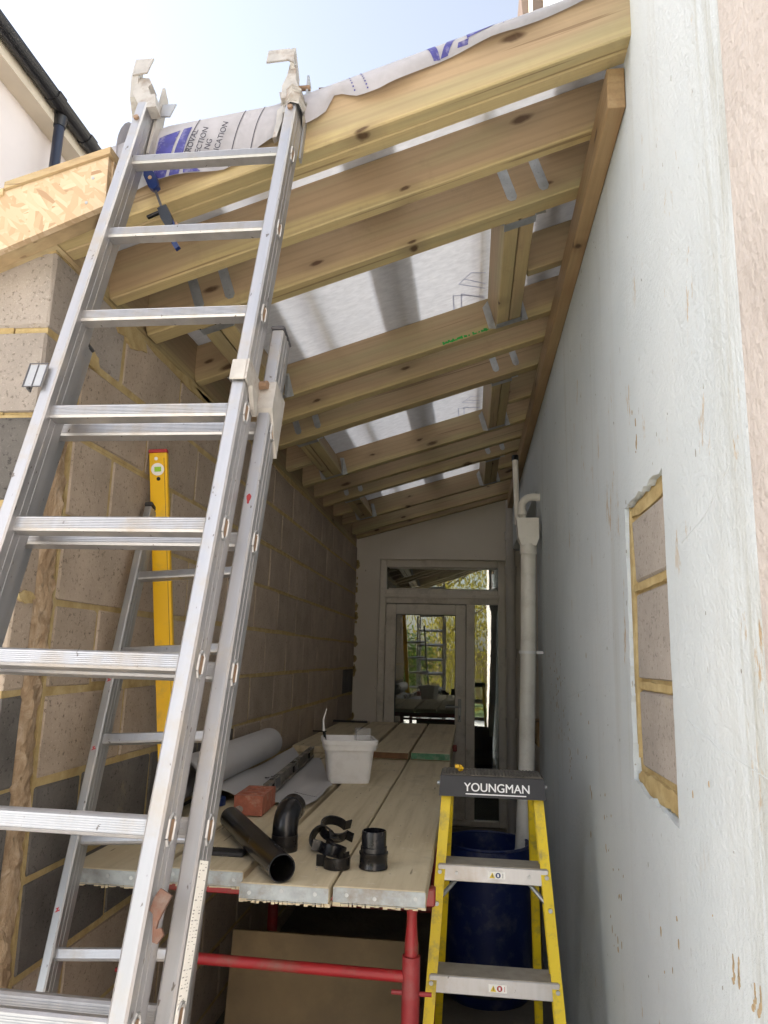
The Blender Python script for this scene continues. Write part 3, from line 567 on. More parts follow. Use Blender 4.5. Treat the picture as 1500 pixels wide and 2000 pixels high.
def opening(ka, kb, hi=(.112, .214), lo=(-.915, -.813)):
    ya = (WM[RAFT[ka]].translation.y) + RAFT[ka].dimensions.y / 2; yb = WM[RAFT[kb]].translation.y - RAFT[kb].dimensions.y / 2
    ym = (ya + yb) / 2
    for (x0, x1) in (hi, lo):
        for a, b in ((x0, (x0 + x1) / 2 - .0008), ((x0 + x1) / 2 + .0008, x1)):
            xc = (a + b) / 2
            t = beam('trimmer', (xc, ya + .001, zb(xc, ya)), (xc, yb - .001, zb(xc, yb)), b - a, DEP - .012, M_RAFT, roof, .003, (1, 0, .32))
        sl = (zr(ym) - zl(ym)) / 1.414
        for yy, s in ((ya, 1), (yb, -1)):              # hanger: stirrup under the trimmer and flanges on the rafter
            zq0, zq1 = zb(x0, yy), zb(x1, yy); y2 = yy + s * .042
            h = mk('hanger', MB().add([(x0 - .002, yy, zq0 - .003), (x1 + .002, yy, zq1 - .003), (x1 + .002, y2, zq1 - .003), (x0 - .002, y2, zq0 - .003),
                 (x0 - .002, yy, zq0 + .1), (x0 - .002, y2, zq0 + .085), (x1 + .002, yy, zq1 + .1), (x1 + .002, y2, zq1 + .085)], [(0, 1, 2, 3), (0, 3, 5, 4), (1, 6, 7, 2)]), M_GALV, roof)
            mk('flange', MB().add([(x0 - .002, yy + s * .0014, zq0 - .003), (x0 - .034, yy + s * .0014, zq0 - .003 - .032 * sl + .012), (x0 - .062, yy + s * .0014, zq0 + .128 - .03), (x0 - .038, yy + s * .0014, zq0 + .132)], [(0, 1, 2, 3)]), M_GALV, h)
            mk('flange', MB().add([(x1 + .002, yy + s * .0014, zq1 - .003), (x1 + .034, yy + s * .0014, zq1 + .004), (x1 + .006, yy + s * .0014, zq1 + .11), (x1 - .02, yy + s * .0014, zq1 + .11)], [(0, 1, 2, 3)]), M_GALV, h)
        strap(ka, x0 - .012, WM[RAFT[ka]].translation.y); strap(ka, x1 - .012, WM[RAFT[ka]].translation.y)
    for a, b in ((hi[1] + .003, .432), (XL + .002, lo[0] - .003)):
        beam('jack_rafter', (a, ym, zb(a, ym)), (b, ym, zb(b, ym)), .047, DEP, M_RAFT, roof, .003)
opening('R3', 'R5'); opening('R7', 'R9'); opening('R11', 'R13')
# battens laid over the membrane, seen as soft shadows through it
for x, wd in ((.035, .028), (-.62, .030), (-.30, .022), (.30, .04), (-.95, .04)):
    y0, y1 = 1.70, 6.8; z = lambda y: zb(x, y) + DEP + .034
    beam('batten', (x, y0, z(y0)), (x, y1, z(y1)), wd, .024, M_LAP, roof, .002, (1, 0, .32))
# green crayon on the third trimmed rafter
o = RAFT['R5']; Mi = WM[o].inverted(); random.seed(2)
g = MB()
for q in range(34):
    X = -.13 + q * .0062; p = Mi @ Vector((X, 3.03, zb(X, 3.03) + .004)); 
    if random.random() < .8: g.box(p.x - .004, p.x + .004, -.0262, -.0252, p.z - .002 + random.uniform(0, .004), p.z + random.uniform(.004, .014))
M_CRAY = plain('green_crayon', (.02, .30, .05), .8, 0, .2, 20, 0); mk('crayon_mark', g, M_CRAY, o, WM[o])

# ------------------------------------------------------------------ membrane over the rafters
mem = thing('roofing_membrane', 'pale translucent roofing membrane sagging over the rafters with blue print', 'membrane', (-.4, 4.0, H + 1.3))
def sheet(x0, x1, y0, y1, off, nx, ny, amp=.003, seed=1):
    random.seed(seed); vs = []; fs = []
    for i in range(nx + 1):
        for j in range(ny + 1):
            x = x0 + (x1 - x0) * i / nx; y = y0 + (y1 - y0) * j / ny
            vs.append((x, y, zb(x, y) + DEP + off + random.uniform(-amp, amp) * .4 + amp * math.sin(x * 9 + y * 4) * .4))
    for i in range(nx):
        for j in range(ny): a = i * (ny + 1) + j; fs.append((a, a + ny + 1, a + ny + 2, a + 1))
    return MB().add(vs, fs)
ms = mk('sheet', sheet(-1.16, .388, 1.60, YB - .004, .012, 60, 200, .005), M_MEM, mem, smooth=True)
for q, (a, b) in enumerate(((-1.155, -.735), (-.382, -.226), (.235, .387))):
    mk('lap', sheet(a, b, 1.605, YB - .006, .022, 6, 80, .003, 5 + q), M_MEML, mem, smooth=True)
# front flap: hangs down over the face of the first rafter
FB = [(-1.0, 1.16), (-.90, 1.135), (-.805, 1.163), (-.738, 1.178), (-.618, 1.200), (-.478, 1.279), (-.40, 1.318), (-.362, 1.353), (-.344, 1.403), (-.284, 1.384), (-.232, 1.391), (-.118, 1.454), (-.028, 1.494), (.05, 1.53), (.112, 1.548), (.265, 1.615), (.385, 1.672)]
def ftop(x): return zb(x, 1.603) - H + DEP + .016 + .055 * min(1, max(0, (-.5 - x) / .28))
vs = []; fs = []; NJ = 6
xs = [FB[0][0] + (FB[-1][0] - FB[0][0]) * i / 70 for i in range(71)]
def fbot(x):
    for (a, za), (b, zb_) in zip(FB, FB[1:]):
        if a <= x <= b: return za + (zb_ - za) * (x - a) / (b - a)
    return FB[-1][1]
for i, x in enumerate(xs):
    t, b = ftop(x), min(fbot(x), ftop(x) - .004)
    for j in range(NJ + 1):
        s = j / NJ; bow = .012 * math.sin(math.pi * s) + .010 * s * (1 + math.sin(x * 23)) * min(1, (t - b) / .08)
        vs.append((x, 1.60 - .004 - bow, H + t + (b - t) * s + .012 * (1 - s) * (0 if s else 0)))
    vs.append((x, 1.66, H + t + .004))
for i in range(70):
    a = i * (NJ + 2)
    for j in range(NJ): fs.append((a + j, a + j + 1, a + NJ + 2 + j + 1, a + NJ + 2 + j))
    fs.append((a + NJ + 1, a, a + NJ + 2, a + 2 * NJ + 3))
flap = mk('flap', MB().add(vs, fs), M_MEMF, mem, smooth=True)
# loose curl and bunched fold at the low end
vs = []; fs = []
for i in range(15):
    for j in range(7):
        a = RAD(-100 + 330 * i / 14); r = .026 + .010 * i / 14; y = 1.585 + .16 * j / 6
        vs.append((-.885 + r * math.cos(a) * .8 - .012 * j / 6, y, H + 1.285 + r * 1.9 * math.sin(a) + .012 * math.sin(j)))
for i in range(14):
    for j in range(6): fs.append((i * 7 + j, i * 7 + j + 1, (i + 1) * 7 + j + 1, (i + 1) * 7 + j))
mk('curled_end', MB().add(vs, fs), M_MEMF, mem, smooth=True)
vs = []; fs = []; random.seed(9)
for i in range(17):
    for j in range(6):
        x = -.84 + .12 * i / 16; s = j / 5
        vs.append((x + random.uniform(-.004, .004), 1.60 + .05 * s + .012 * math.sin(i * 1.3), H + 1.262 + .03 * i / 16 + .032 * math.sin(math.pi * s) * (1 + .5 * math.sin(i * .9)) + random.uniform(-.004, .004)))
for i in range(16):
    for j in range(5): fs.append((i * 6 + j, i * 6 + j + 1, (i + 1) * 6 + j + 1, (i + 1) * 6 + j))
mk('bunched_fold', MB().add(vs, fs), M_MEMF, mem, smooth=True)
# print on the flap, wrapped onto its surface
def fpt(x, s, e=.0015):
    t, b = ftop(x), min(fbot(x), ftop(x) - .004); bow = .012 * math.sin(math.pi * s) + .010 * s * (1 + math.sin(x * 23)) * min(1, (t - b) / .08)
    return (x, 1.60 - .004 - bow - e, H + t + (b - t) * s)
def fquad(pts, name='blue_print', mat=M_PRINTB, n=8):
    """pts: four (x, z_rel) corners, laid on the flap"""
    vs = []; fs = []
    for i in range(n + 1):
        for j in range(n + 1):
            u, v_ = i / n, j / n; A, B, C_, D = [Vector(q) for q in pts]; p = (A * (1 - u) + B * u) * (1 - v_) + (D * (1 - u) + C_ * u) * v_
            t, b = ftop(p.x), min(fbot(p.x), ftop(p.x) - .004); s = min(1, max(0, (t - p.y) / (t - b))); vs.append(fpt(p.x, s))
    for i in range(n):
        for j in range(n): a = i * (n + 1) + j; fs.append((a, a + 1, a + n + 2, a + n + 1))
    return mk(name, MB().add(vs, fs), mat, flap)
fquad([(-.800, 1.17), (-.766, 1.17), (-.742, 1.31), (-.795, 1.29)]); fquad([(-.758, 1.172), (-.732, 1.178), (-.712, 1.32), (-.733, 1.315)]); fquad([(-.722, 1.182), (-.68, 1.19), (-.72, 1.225), (-.722, 1.22)])
for x0 in (-.728, -.612, -.562): fquad([(x0, 1.205), (x0 + .0025, 1.205), (x0 + .038, 1.375), (x0 + .0355, 1.375)], 'print_rule', M_PRINTK)
def fquad_text(body, x, z, size):
    """text reading up the flap"""
    M = frame(Vector((x, 1.5725, H + z)), (.26, 0, 1), (-1, 0, .26)); text('lettering', body, size, M_PRINTK, flap, M, .0004)
fquad_text('ROVAL', -.705, 1.236, .0205); fquad_text('ECTION', -.681, 1.232, .0205); fquad_text('NG', -.657, 1.240, .0205); fquad_text('ICATION', -.632, 1.236, .0205)
for x0 in (-.325, -.291):                              # two dotted rules
    for q in range(9):
        z = 1.395 + q * .009; x = x0 + .012 - q * .0022 * 1.6 + .018; fquad([(x, z), (x + .004, z), (x + .004, z + .004), (x, z + .004)], 'print_dot', M_PRINTB, 1)
for pts in ([(-.095, 1.470), (-.078, 1.474), (-.100, 1.535), (-.122, 1.527)], [(-.078, 1.476), (-.06, 1.484), (-.03, 1.56), (-.055, 1.552)], [(-.09, 1.54), (-.066, 1.548), (-.07, 1.556), (-.088, 1.55)],
            [(-.036, 1.5), (-.010, 1.508), (-.008, 1.522), (-.034, 1.512)], [(-.012, 1.522), (.05, 1.553), (.06, 1.575), (-.016, 1.548)], [(.076, 1.556), (.078, 1.557), (.090, 1.598), (.088, 1.598)]): fquad(pts)
# faint print showing through the sheet from above
mr = MB()
def mline(x0, y0, x1, y1, wd=.006):
    d = Vector((x1 - x0, y1 - y0, 0)).normalized(); nn = Vector((-d.y, d.x, 0)) * wd / 2
    vs = [(x0 + nn.x, y0 + nn.y), (x1 + nn.x, y1 + nn.y), (x1 - nn.x, y1 - nn.y), (x0 - nn.x, y0 - nn.y)]
    mr.add([(x, y, zb(x, y) + DEP + .0065) for x, y in vs], [(0, 1, 2, 3)])
for yy in (2.80, 4.25):
    for s in (0, .034): mline(-.075 + s, yy + .28 - s, -.075 + s, yy + .10 + s * .3); mline(-.075 + s, yy + .10 + s * .3, .06, yy + .2 + s * .5)
    mline(-.075, yy + .28, .02, yy + .28); mline(-.05, yy + .02, .06, yy + .13); mline(-.03, yy - .01, .06, yy + .09); mline(-.05, yy + .02, .0, yy - .04); mline(.0, yy - .04, .06, yy - .0)
M_FAINT = membrane('faint_print', (.45, .45, .55), .6, (.62, .63, .74)); mk('show_through_print', mr, M_FAINT, ms)

# ------------------------------------------------------------------ strand board fascia at the low corner
osb = thing('fascia_box', 'strand board fascia box on the corner of the block wall', 'fascia', (-1.3, 1.57, H + .9))
ot = lambda x: H + 1.207 + .31 * (x + .90); ob = lambda x: H + 1.072 + .42 * (x + .895)
mk('front_board', MB().prism([(-1.95, ob(-1.95)), (-.895, ob(-.895)), (-.90, ot(-.90)), (-1.95, ot(-1.95))], 'y', 1.535, 1.553), M_OSB, osb)
mk('end_board', MB().box(-.913, -.895, 1.554, 1.60, ob(-.905) + .002, ot(-.9)), M_OSB, osb)
mk('cap_board', MB().prism([(-1.165, ot(-1.165) + .001), (-.893, ot(-.893) + .001), (-.893, ot(-.893) + .02), (-1.165, ot(-1.165) + .02)], 'y', 1.527, 1.60), M_LAP, osb)
mk('cap_board', MB().prism([(-1.95, ot(-1.95) - .012), (-1.168, ot(-1.168) - .012), (-1.168, ot(-1.168) + .006), (-1.95, ot(-1.95) + .006)], 'y', 1.529, 1.60), M_LAP, osb)
mk('soffit_batten', MB().prism([(-1.95, ob(-1.95) + .006), (-.914, ob(-.914) + .006), (-.914, ob(-.914) + .05), (-1.95, ob(-1.95) + .05)], 'y', 1.5535, 1.602), M_LAP, osb)
mk('soffit_board', MB().prism([(-1.95, ob(-1.95) + .03), (-1.06, ob(-1.06) + .015), (-1.06, ob(-1.06) + .055), (-1.95, ob(-1.95) + .06)], 'y', 1.603, 1.80), M_LAP, osb)
for x, z in ((-.935, .093), (-.945, .03)): mk('screw', MB().prism([(x + .004 * math.cos(a), ob(x) + z + .004 * math.sin(a)) for a in [math.pi / 4 * j for j in range(8)]], 'y', 1.5335, 1.536), M_GALV, osb)

# ------------------------------------------------------------------ neighbour's house with gutter
nb = thing('neighbour_house', 'pale rendered house beyond the wall with black gutter along its eaves', 'house', (-5, 6, 0))
mk('wall', MB().box(-9.9, -3.12, -.15, 14, 0, H + 3.78), M_NWALL, nb)  # unseen near end stretched towards the camera to block direct sun
mk('soffit', MB().box(-3.119, -2.98, -.2, 14.2, H + 3.70, H + 3.80), M_SOFF, nb)
mk('roof', MB().prism([(-2.93, H + 3.86), (-6.5, H + 7.2), (-10.1, H + 3.86)], 'y', -.25, 14.3), M_ROOFT, nb)  # hidden ridge raised so the roof keeps direct sun off the right wall
gp = [(-2.93 + .06 * math.cos(a), H + 3.83 + .065 * math.sin(a)) for a in [RAD(d) for d in range(180, 361, 15)]]
gt = mk('gutter', MB().prism(gp, 'y', -.2, 14.2), M_GUTT, nb)
for y in (4.18, 4.62): mk('gutter_union', MB().prism([(-2.93 + .068 * math.cos(a), H + 3.832 + .073 * math.sin(a)) for a in [RAD(d) for d in range(180, 361, 15)]], 'y', y, y + .09), M_GUTT, gt)
for y in (3.4, 5.3, 6.2, 7.1): mk('gutter_bracket', MB().prism([(-2.93 + .066 * math.cos(a), H + 3.832 + .071 * math.sin(a)) for a in [RAD(d) for d in range(180, 361, 15)]], 'y', y, y + .025), M_GUTT, gt)
mk('downpipe', MB().tube([(-2.96, 4.36, H + 3.78), (-2.965, 4.36, 0)], .036, 14), M_DGUTT, nb, smooth=True)
mk('outlet', MB().tube([(-2.96, 4.36, H + 3.80), (-2.96, 4.36, H + 3.69)], [.055, .042], 14), M_GUTT, nb, smooth=True)

# ------------------------------------------------------------------ big double aluminium ladder
SC = .985
Rl = rot(RAD(-15.9006), RAD(-.6761), RAD(.269))
Ol = Vector((-.82833, 1.52565, 1.20176)) * SC + Vector((0, 0, H))
ML = Matrix.Translation(Ol) @ Rl.to_4x4() @ Matrix.Scale(SC, 4)        # local x along rungs, y into the roof, z up the rails
base = ML @ Vector((.18, .06, -2.85)); base.z = 0
lad = thing('extension_ladder', 'tall two-section aluminium ladder leaning on the front rafter', 'ladder', base)
PW = .3686
def rail(x0, x1, y0, y1, z0, z1, par, mat=M_ALU, Mx=ML, side=1):
    """C-profile rail: web plus two flanges, open side hidden; slight ribs on the web"""
    o = mk('rail', MB().box(x0, x1, y0, y1, z0, z1, .0035), mat, par, Mx)
    for yy in (.36, .62):
        ym = y0 + (y1 - y0) * yy
        for xx in (x0, x1): mk('rib', MB().box(xx - .0008, xx + .0008, ym - .003, ym + .003, z0 + .002, z1 - .002), mat, o, Mx)
    return o
def rung(x0, x1, y0, z1, par, h=.030, d=.029, mat=M_ALUR, Mx=ML):
    pr = [(y0 + .004, z1), (y0, z1 - .004)]
    nr = 6
    for q in range(nr):                                # ridged front face
        za = z1 - .005 - (h - .010) * q / nr; st = (h - .010) / nr
        pr += [(y0, za), (y0, za - st * .55), (y0 + .0013, za - st * .62), (y0 + .0013, za - st * .95)]
    pr += [(y0, z1 - h + .004), (y0 + .004, z1 - h), (y0 + d - .003, z1 - h), (y0 + d, z1 - h + .004), (y0 + d, z1 - .004), (y0 + d - .003, z1)]
    return mk('rung', MB().prism(pr, 'x', x0, x1), mat, par, Mx)
main = rail(-.0275, .0, -.015, .055, -2.74, .185, lad); rail(PW + .002, PW + .0295, -.015, .055, -2.74, .182, lad)
for q in range(0, 11): rung(-.0005, PW + .0025, .0, -.25 * q, lad)
rail(-.064, -.037, .064, .128, -2.87, -.515, lad); rail(PW + .0355, PW + .0625, .064, .128, -2.87, -.515, lad)
for q in range(3, 12): rung(-.0368, PW + .0353, .078, -.25 * q + .008, lad)
def rung_end(x, y, z):                                 # swaged oval ring where the rung pokes through
    w_, h_ = .0115, .021; loop_ = [(x, y + w_ * sx, z + h_ * sz) for sx, sz in ((-1, -.62), (-1, .62), (-.4, 1), (.4, 1), (1, .62), (1, -.62), (.4, -1), (-.4, -1))]
    vs = []
    r = mk('rung_end', MB().tube(loop_ + [loop_[0]], .0030, 6, False), M_ALUD, lad, ML)
    mk('rung_socket', MB().box(x - .001, x + .0012, y - w_ * .55, y + w_ * .55, z - h_ * .72, z + h_ * .72), M_BOLT, r, ML)
for q in range(0, 11): rung_end(PW + .0305, .016, -.25 * q - .015)
for q in range(3, 12): rung_end(PW + .0635, .092, -.25 * q - .008)
mk('end_cap', MB().box(PW + .034, PW + .064, .062, .130, -.514, -.505, .003), M_DARKM, lad, ML)
mk('end_cap', MB().box(-.0655, -.0355, .062, .130, -.514, -.505, .003), M_DARKM, lad, ML)
for x in (-.05, PW + .049): mk('foot', MB().box(x - .018, x + .018, .058, .134, -2.90, -2.872, .004), M_RUBB, lad, ML)
for x in (-.014, PW + .016):
    mk('foot', MB().box(x - .018, x + .018, -.02, .06, -2.765, -2.742, .004), M_RUBB, lad, ML)
    mk('bolt', MB().prism([(x + .007 * math.cos(a), .118 + .007 * math.sin(a)) for a in [math.pi / 4 * j for j in range(8)]], 'y', -.021, -.015), M_BOLT, lad, ML)
# guide brackets
def bracket(front, side, name='guide_bracket'):
    o = mk(name, front, M_CAST, lad, ML)
    if side: mk('side_plate', side, M_CAST, o, ML)
    return o
# at the top right: C-shaped claw turned to the left
b = bracket(MB().prism([(PW - .068, .345), (PW - .012, .348), (PW + .004, .335), (PW + .004, .292), (PW - .012, .302), (PW - .068, .297)], 'y', -.024, -.019),
            MB().prism([(-.024, .348), (.03, .318), (.062, .27), (.062, .225), (.028, .258), (-.020, .296)], 'x', PW - .006, PW + .0045))
mk('tang', MB().prism([(-.006, .30), (.02, .27), (.03, .19), (.055, .17), (.055, .14), (.01, .14), (.0, .22)], 'x', PW - .012, PW - .002), M_CAST, b, ML)
mk('stem', MB().prism([(.02, .30), (.05, .295), (.068, .12), (.075, .03), (.06, .03), (.05, .13)], 'x', PW + .0305, PW + .036), M_ALUD, b, ML)
mk('pivot', MB().tube([(PW - .01, .03, .262), (PW + .04, .03, .262)], .007, 8), M_BOLT, b, ML)
mk('body', MB().prism([(PW - .016, .17), (PW + .026, .17), (PW + .028, .20), (PW + .012, .245), (PW + .008, .30), (PW - .010, .31), (PW - .012, .26), (PW - .020, .22)], 'y', -.008, .03), M_CAST, b, ML)
# at the top left
b = bracket(MB().prism([(-.058, .352), (-.016, .352), (-.022, .293), (-.060, .286)], 'y', -.024, -.019),
            MB().prism([(-.024, .352), (-.02, .288), (.0, .23), (.04, .19), (.05, .21), (.02, .27)], 'x', -.0655, -.046))
mk('tang', MB().prism([(-.040, .29), (-.018, .285), (-.006, .262), (-.014, .25), (.0, .215), (.012, .218), (.018, .19), (.026, .165), (-.018, .165), (-.05, .225), (-.056, .29)], 'y', -.012, .022), M_CAST, b, ML)
mk('stem', MB().prism([(.02, .29), (.052, .275), (.068, .12), (.06, .05), (.035, .05)], 'x', .004, .012), M_CAST, b, ML)
mk('lug', MB().prism([(.012, .235), (.05, .235), (.042, .185), (.014, .188)], 'y', .03, .034), M_ALUD, b, ML)
# middle right, wrapping the sliding rail
b = bracket(MB().box(PW - .001, PW + .030, -.0235, -.0185, -.712, -.664, .0015),
            MB().prism([(-.0235, -.664), (.05, -.664 - .0), (.06, -.675), (.06, -.712), (.045, -.716), (-.0235, -.712)], 'x', PW + .0305, PW + .0345))
mk('rail_clamp', MB().prism([(.058, -.66), (.132, -.66), (.132, -.80), (.10, -.775), (.058, -.725)], 'x', PW + .0335, PW + .0675), M_CAST, b, ML)
mk('tang', MB().prism([(.0, -.712), (.028, -.712), (.05, -.735), (.05, -.752), (.03, -.748)], 'x', PW + .031, PW + .040), M_CAST, b, ML)
mk('pivot', MB().tube([(PW + .03, .056, -.672), (PW + .052, .052, -.672)], .009, 8), M_BOLT, b, ML)
# middle left clip with black edges
b = mk('guide_bracket', MB().box(-.060, -.021, -.024, -.019, -.722, -.668, .001).box(-.060, -.056, -.0188, .0, -.722, -.668, .001), M_ALUD, lad, ML)
mk('edge_trim', MB().box(-.0612, -.0585, -.0252, -.0242, -.723, -.667).box(-.0415, -.0395, -.0252, -.0242, -.723, -.667).box(-.0225, -.0202, -.0252, -.0242, -.723, -.667).box(-.0612, -.0202, -.0252, -.0242, -.6672, -.6655).box(-.0612, -.0202, -.0252, -.0242, -.7248, -.723), M_DARKM, b, ML)
# rusty catch low on the right
mk('catch_hook', MB().prism([(.408, -1.592), (.426, -1.60), (.421, -1.612), (.413, -1.632), (.412, -1.642), (.419, -1.640), (.424, -1.648), (.417, -1.660), (.410, -1.658), (.404, -1.625), (.398, -1.62), (.401, -1.604)], 'y', -.006, .0), M_RUST, lad, ML)
# rating sticker on the side of the lower section
st = mk('sticker', MB().box(PW + .0628, PW + .0634, .074, .112, -1.765, -1.552), M_PAPER, lad, ML, label='long white rating sticker')
random.seed(21); pr = MB()
for q in range(46):
    z = -1.76 + q * .0045
    for y0 in (.077, .090, .101):
        if random.random() < .55: pr.box(PW + .0634, PW + .0636, y0, y0 + random.uniform(.003, .009), z, z + random.choice((.0006, .0008, .0016)))
mk('sticker_print', pr, plain('grey_print', (.36, .36, .36), .6, 0, .2, 40, 0), st, ML)
# pink paint splash on the lower section's front face
mk('paint_spot', MB().prism([(.398 + PW * 0 + .018 + .004 * math.cos(a) * (1 + .4 * math.sin(3 * a)), -.93 + .011 * math.sin(a)) for a in [math.pi / 6 * j for j in range(12)]], 'y', .0631, .0642), M_REDL, lad, ML)
# torn tape and rag round the right-hand top
random.seed(4); vs = []; fs = []
for i in range(13):
    for j in range(9):
        a = 2 * math.pi * j / 8; z = .165 + .06 * (i / 12 - .55) + random.uniform(-.004, .004); r = .026 + random.uniform(-.004, .006)
        vs.append((PW + .016 + r * math.cos(a) * .9, .02 + (r + .02) * math.sin(a), z))
for i in range(12):
    for j in range(8): fs.append((i * 9 + j, i * 9 + j + 1, (i + 1) * 9 + j + 1, (i + 1) * 9 + j))
mk('plaster_lump', MB().add(vs, fs), M_CAST, lad, ML)
rag = MB(); random.seed(14)
pts = [(-.035, .24), (-.012, .232), (-.006, .22), (-.004, .17), (-.014, .165), (-.012, .12), (-.02, .06), (-.03, .055), (-.026, .12), (-.032, .17), (-.022, .185), (-.03, .205)]
rag.prism([(PW + a, z) for a, z in pts], 'y', .02, .034).jit(.003)
mk('rag', rag, M_CAST, label='torn grey rag hanging behind the right top of the tall ladder', category='rag', M=ML)

# ------------------------------------------------------------------ short ladder behind it, against the block wall
R2 = rot(RAD(-22.015), RAD(-1.976), RAD(-4.157)); O2 = Vector((-1.0131, 2.1539, .23994)) + Vector((0, 0, H)); M2 = Matrix.Translation(O2) @ R2.to_4x4()
b2 = M2 @ Vector((.15, .02, -1.9)); b2.z = 0
sl = thing('short_ladder', 'shorter dull aluminium ladder half hidden behind the tall one against the block wall', 'ladder', b2)
rail(-.024, .0, -.012, .048, -1.93, .235, sl, M_ALUD, M2); rail(.305, .329, -.012, .048, -1.93, .235, sl, M_ALUD, M2)
for q in range(0, 8): rung(-.0005, .3055, .002, -.25 * q, sl, .027, .027, M_ALUR, M2)
for x in (-.012, .317):
    mk('end_cap', MB().box(x - .013, x + .013, -.014, .050, .2355, .25, .003), M_RUBB, sl, M2)
    mk('foot', MB().box(x - .014, x + .014, -.015, .051, -1.95, -1.931, .003), M_RUBB, sl, M2)
random.seed(33)
for z in (-.36, -.55, -.93): mk('red_mark', MB().prism([(-.018, z), (-.006, z + .004), (-.007, z + .007), (-.012, z + .005), (-.009, z + .012), (-.017, z + .009), (-.013, z + .006)], 'y', -.0127, -.0121), M_REDP, sl, M2)

# ------------------------------------------------------------------ yellow spirit level
p0 = Vector((-.935, 2.36, 1.005)); p1 = Vector((-1.030, 2.245, H + .655)); zd = (p1 - p0); Lv = zd.length
F_ = frame(p0, zd, (1, .18, 0)); My = Matrix((F_.col[1], -F_.col[2] * -1, F_.col[0], F_.col[3])).transposed()   # x across the face, y into it, z along
if My.col[1][1] < 0: My.col[1] = -My.col[1]
lev = thing('yellow_spirit_level', 'long yellow spirit level leaning upright against the block wall behind the ladders', 'spirit level', p0)
bd = mk('body', MB().box(-.029, .029, .0, .024, .012, Lv - .012, .002), M_YELL, lev, My)
mk('face_groove', MB().box(.019, .0205, -.0004, .0, .03, Lv - .03), M_BROWNEND, bd, My)
mk('end_cap', MB().box(-.030, .030, -.001, .025, Lv - .0118, Lv, .002), M_REDP, lev, My); mk('end_cap', MB().box(-.030, .030, -.001, .025, 0, .0118, .002), M_REDP, lev, My)
def disc(r0, cx, cz, y0, y1, n=20, sx=1): return MB().prism([(cx + sx * r0 * math.cos(2 * math.pi * j / n), cz + r0 * math.sin(2 * math.pi * j / n)) for j in range(n)], 'y', y0, y1)
v_ = mk('vial_ring', disc(.021, -.002, Lv - .068, -.002, .001), M_WHITEP, lev, My); mk('vial', MB().box(-.012, .010, -.004, -.0015, Lv - .076, Lv - .060, .001), M_GREEN, v_, My)
mk('hole', disc(.0065, .0, Lv - .10, -.0015, .0005, 12), M_BLACK, lev, My); mk('hang_eye', disc(.006, -.006, Lv - .032, -.0015, .0005, 12), M_WHITEP, lev, My)
v_ = mk('vial_window', MB().box(-.016, -.001, -.002, .001, .52, .56, .002), M_WHITEP, lev, My); mk('vial', MB().box(-.013, -.004, -.0035, -.0015, .527, .553, .001), M_GREEN, v_, My)

# ------------------------------------------------------------------ trestles and scaffold boards
BZ = H - .56                                           # top of the lower boards
def trestle(y, label, x1=-.15):
    t = thing('trestle', label, 'trestle', (-.52, y, 0), 'red steel trestles under the scaffold boards')
    zt = BZ - .04
    mk('top_bar', MB().box(-1.03, -.088, y - .02, y + .02, zt - .045, zt - .001, .004), M_RED, t)
    for x in (-.91, x1):
        n = mk('neck', MB().tube([(x, y, zt - .046), (x, y, zt - .07), (x, y, zt - .10), (x, y, zt - .14), (x, y, zt - .17)], [.02, .013, .014, .018, .018], 14), M_RED, t, smooth=True)
        u = mk('upright', MB().tube([(x, y, zt - .1705), (x, y, .28)], .0235, 16), M_REDL, t, smooth=True)
        mk('collar_pin', MB().tube([(x - .05, y - .001, zt - .26), (x + .055, y - .001, zt - .26)], .006, 8), M_REDL, u, smooth=True)
        mk('leg', MB().tube([(x, y, .30), (x, y - .30, .012)], .017, 12), M_RED, t, smooth=True); mk('leg', MB().tube([(x, y, .30), (x, y + .30, .012)], .017, 12), M_RED, t, smooth=True)
    mk('cross_bar', MB().tube([(-.91 + .02, y, BZ - .255), (x1 - .02, y, BZ - .262)], .0145, 12), M_RED, t, smooth=True)
    mk('cross_bar', MB().tube([(-.91 + .02, y, .42), (x1 - .02, y, .42)], .0145, 12), M_RED, t, smooth=True)
trestle(2.12, 'red steel trestle nearest the camera under the front board ends')
trestle(3.65, 'red steel trestle half hidden at mid length under the boards')
trestle(5.45, 'red steel trestle farthest back under the raised boards')
def board(x0, x1, y0, y1, zt, label, band='galv', th=.038, tilt=0):
    random.seed(int((x0 + 3) * 1000 + y0 * 77))
    n = 14; vs = []; fs = []
    t = thing('scaffold_board', label, 'scaffold board', ((x0 + x1) / 2, (y0 + y1) / 2, zt - th), 'weathered scaffold boards on the trestles')
    pl = mk('plank', MB().box(x0, x1, y0, y1, zt - th, zt, .004), M_BOARD, t)
    if band == 'galv':
        mk('end_band', MB().box(x0 + .001, x1 - .001, y0 - .0015, y0 - .0002, zt - th + .002, zt - .002).box(x0 + .02, x1 - .02, y0, y0 + .03, zt - th - .0014, zt - th - .0002), M_GALVB, t)
        for q in (.15, .5, .85): mk('nail', disc(.005, x0 + (x1 - x0) * q + random.uniform(-.01, .01), zt - th / 2 + random.uniform(-.006, .006), y0 - .003, y0 - .0014, 8), M_GALV, t)
        sp = MB()
        for q in range(22):                            # splintered lower edge
            xx = x0 + (x1 - x0) * q / 22; sp.box(xx, xx + random.uniform(.006, .014), y0 + .002, y0 + .03, zt - th - random.uniform(.002, .009), zt - th + .001)
        mk('splinters', sp, M_BOARD, t)
    elif band: mk('end_paint', MB().box(x0 + .002, x1 - .002, y0 - .001, y0 - .0002, zt - th + .003, zt - .003), band, t)
board(-.334, -.104, 1.935, 4.9, BZ, 'scaffold board nearest the stepladder with a black pipe coupler on its end')
board(-.566, -.340, 1.915, 4.9, BZ + .001, 'scaffold board with the cut end of the black pipe and clips on it')
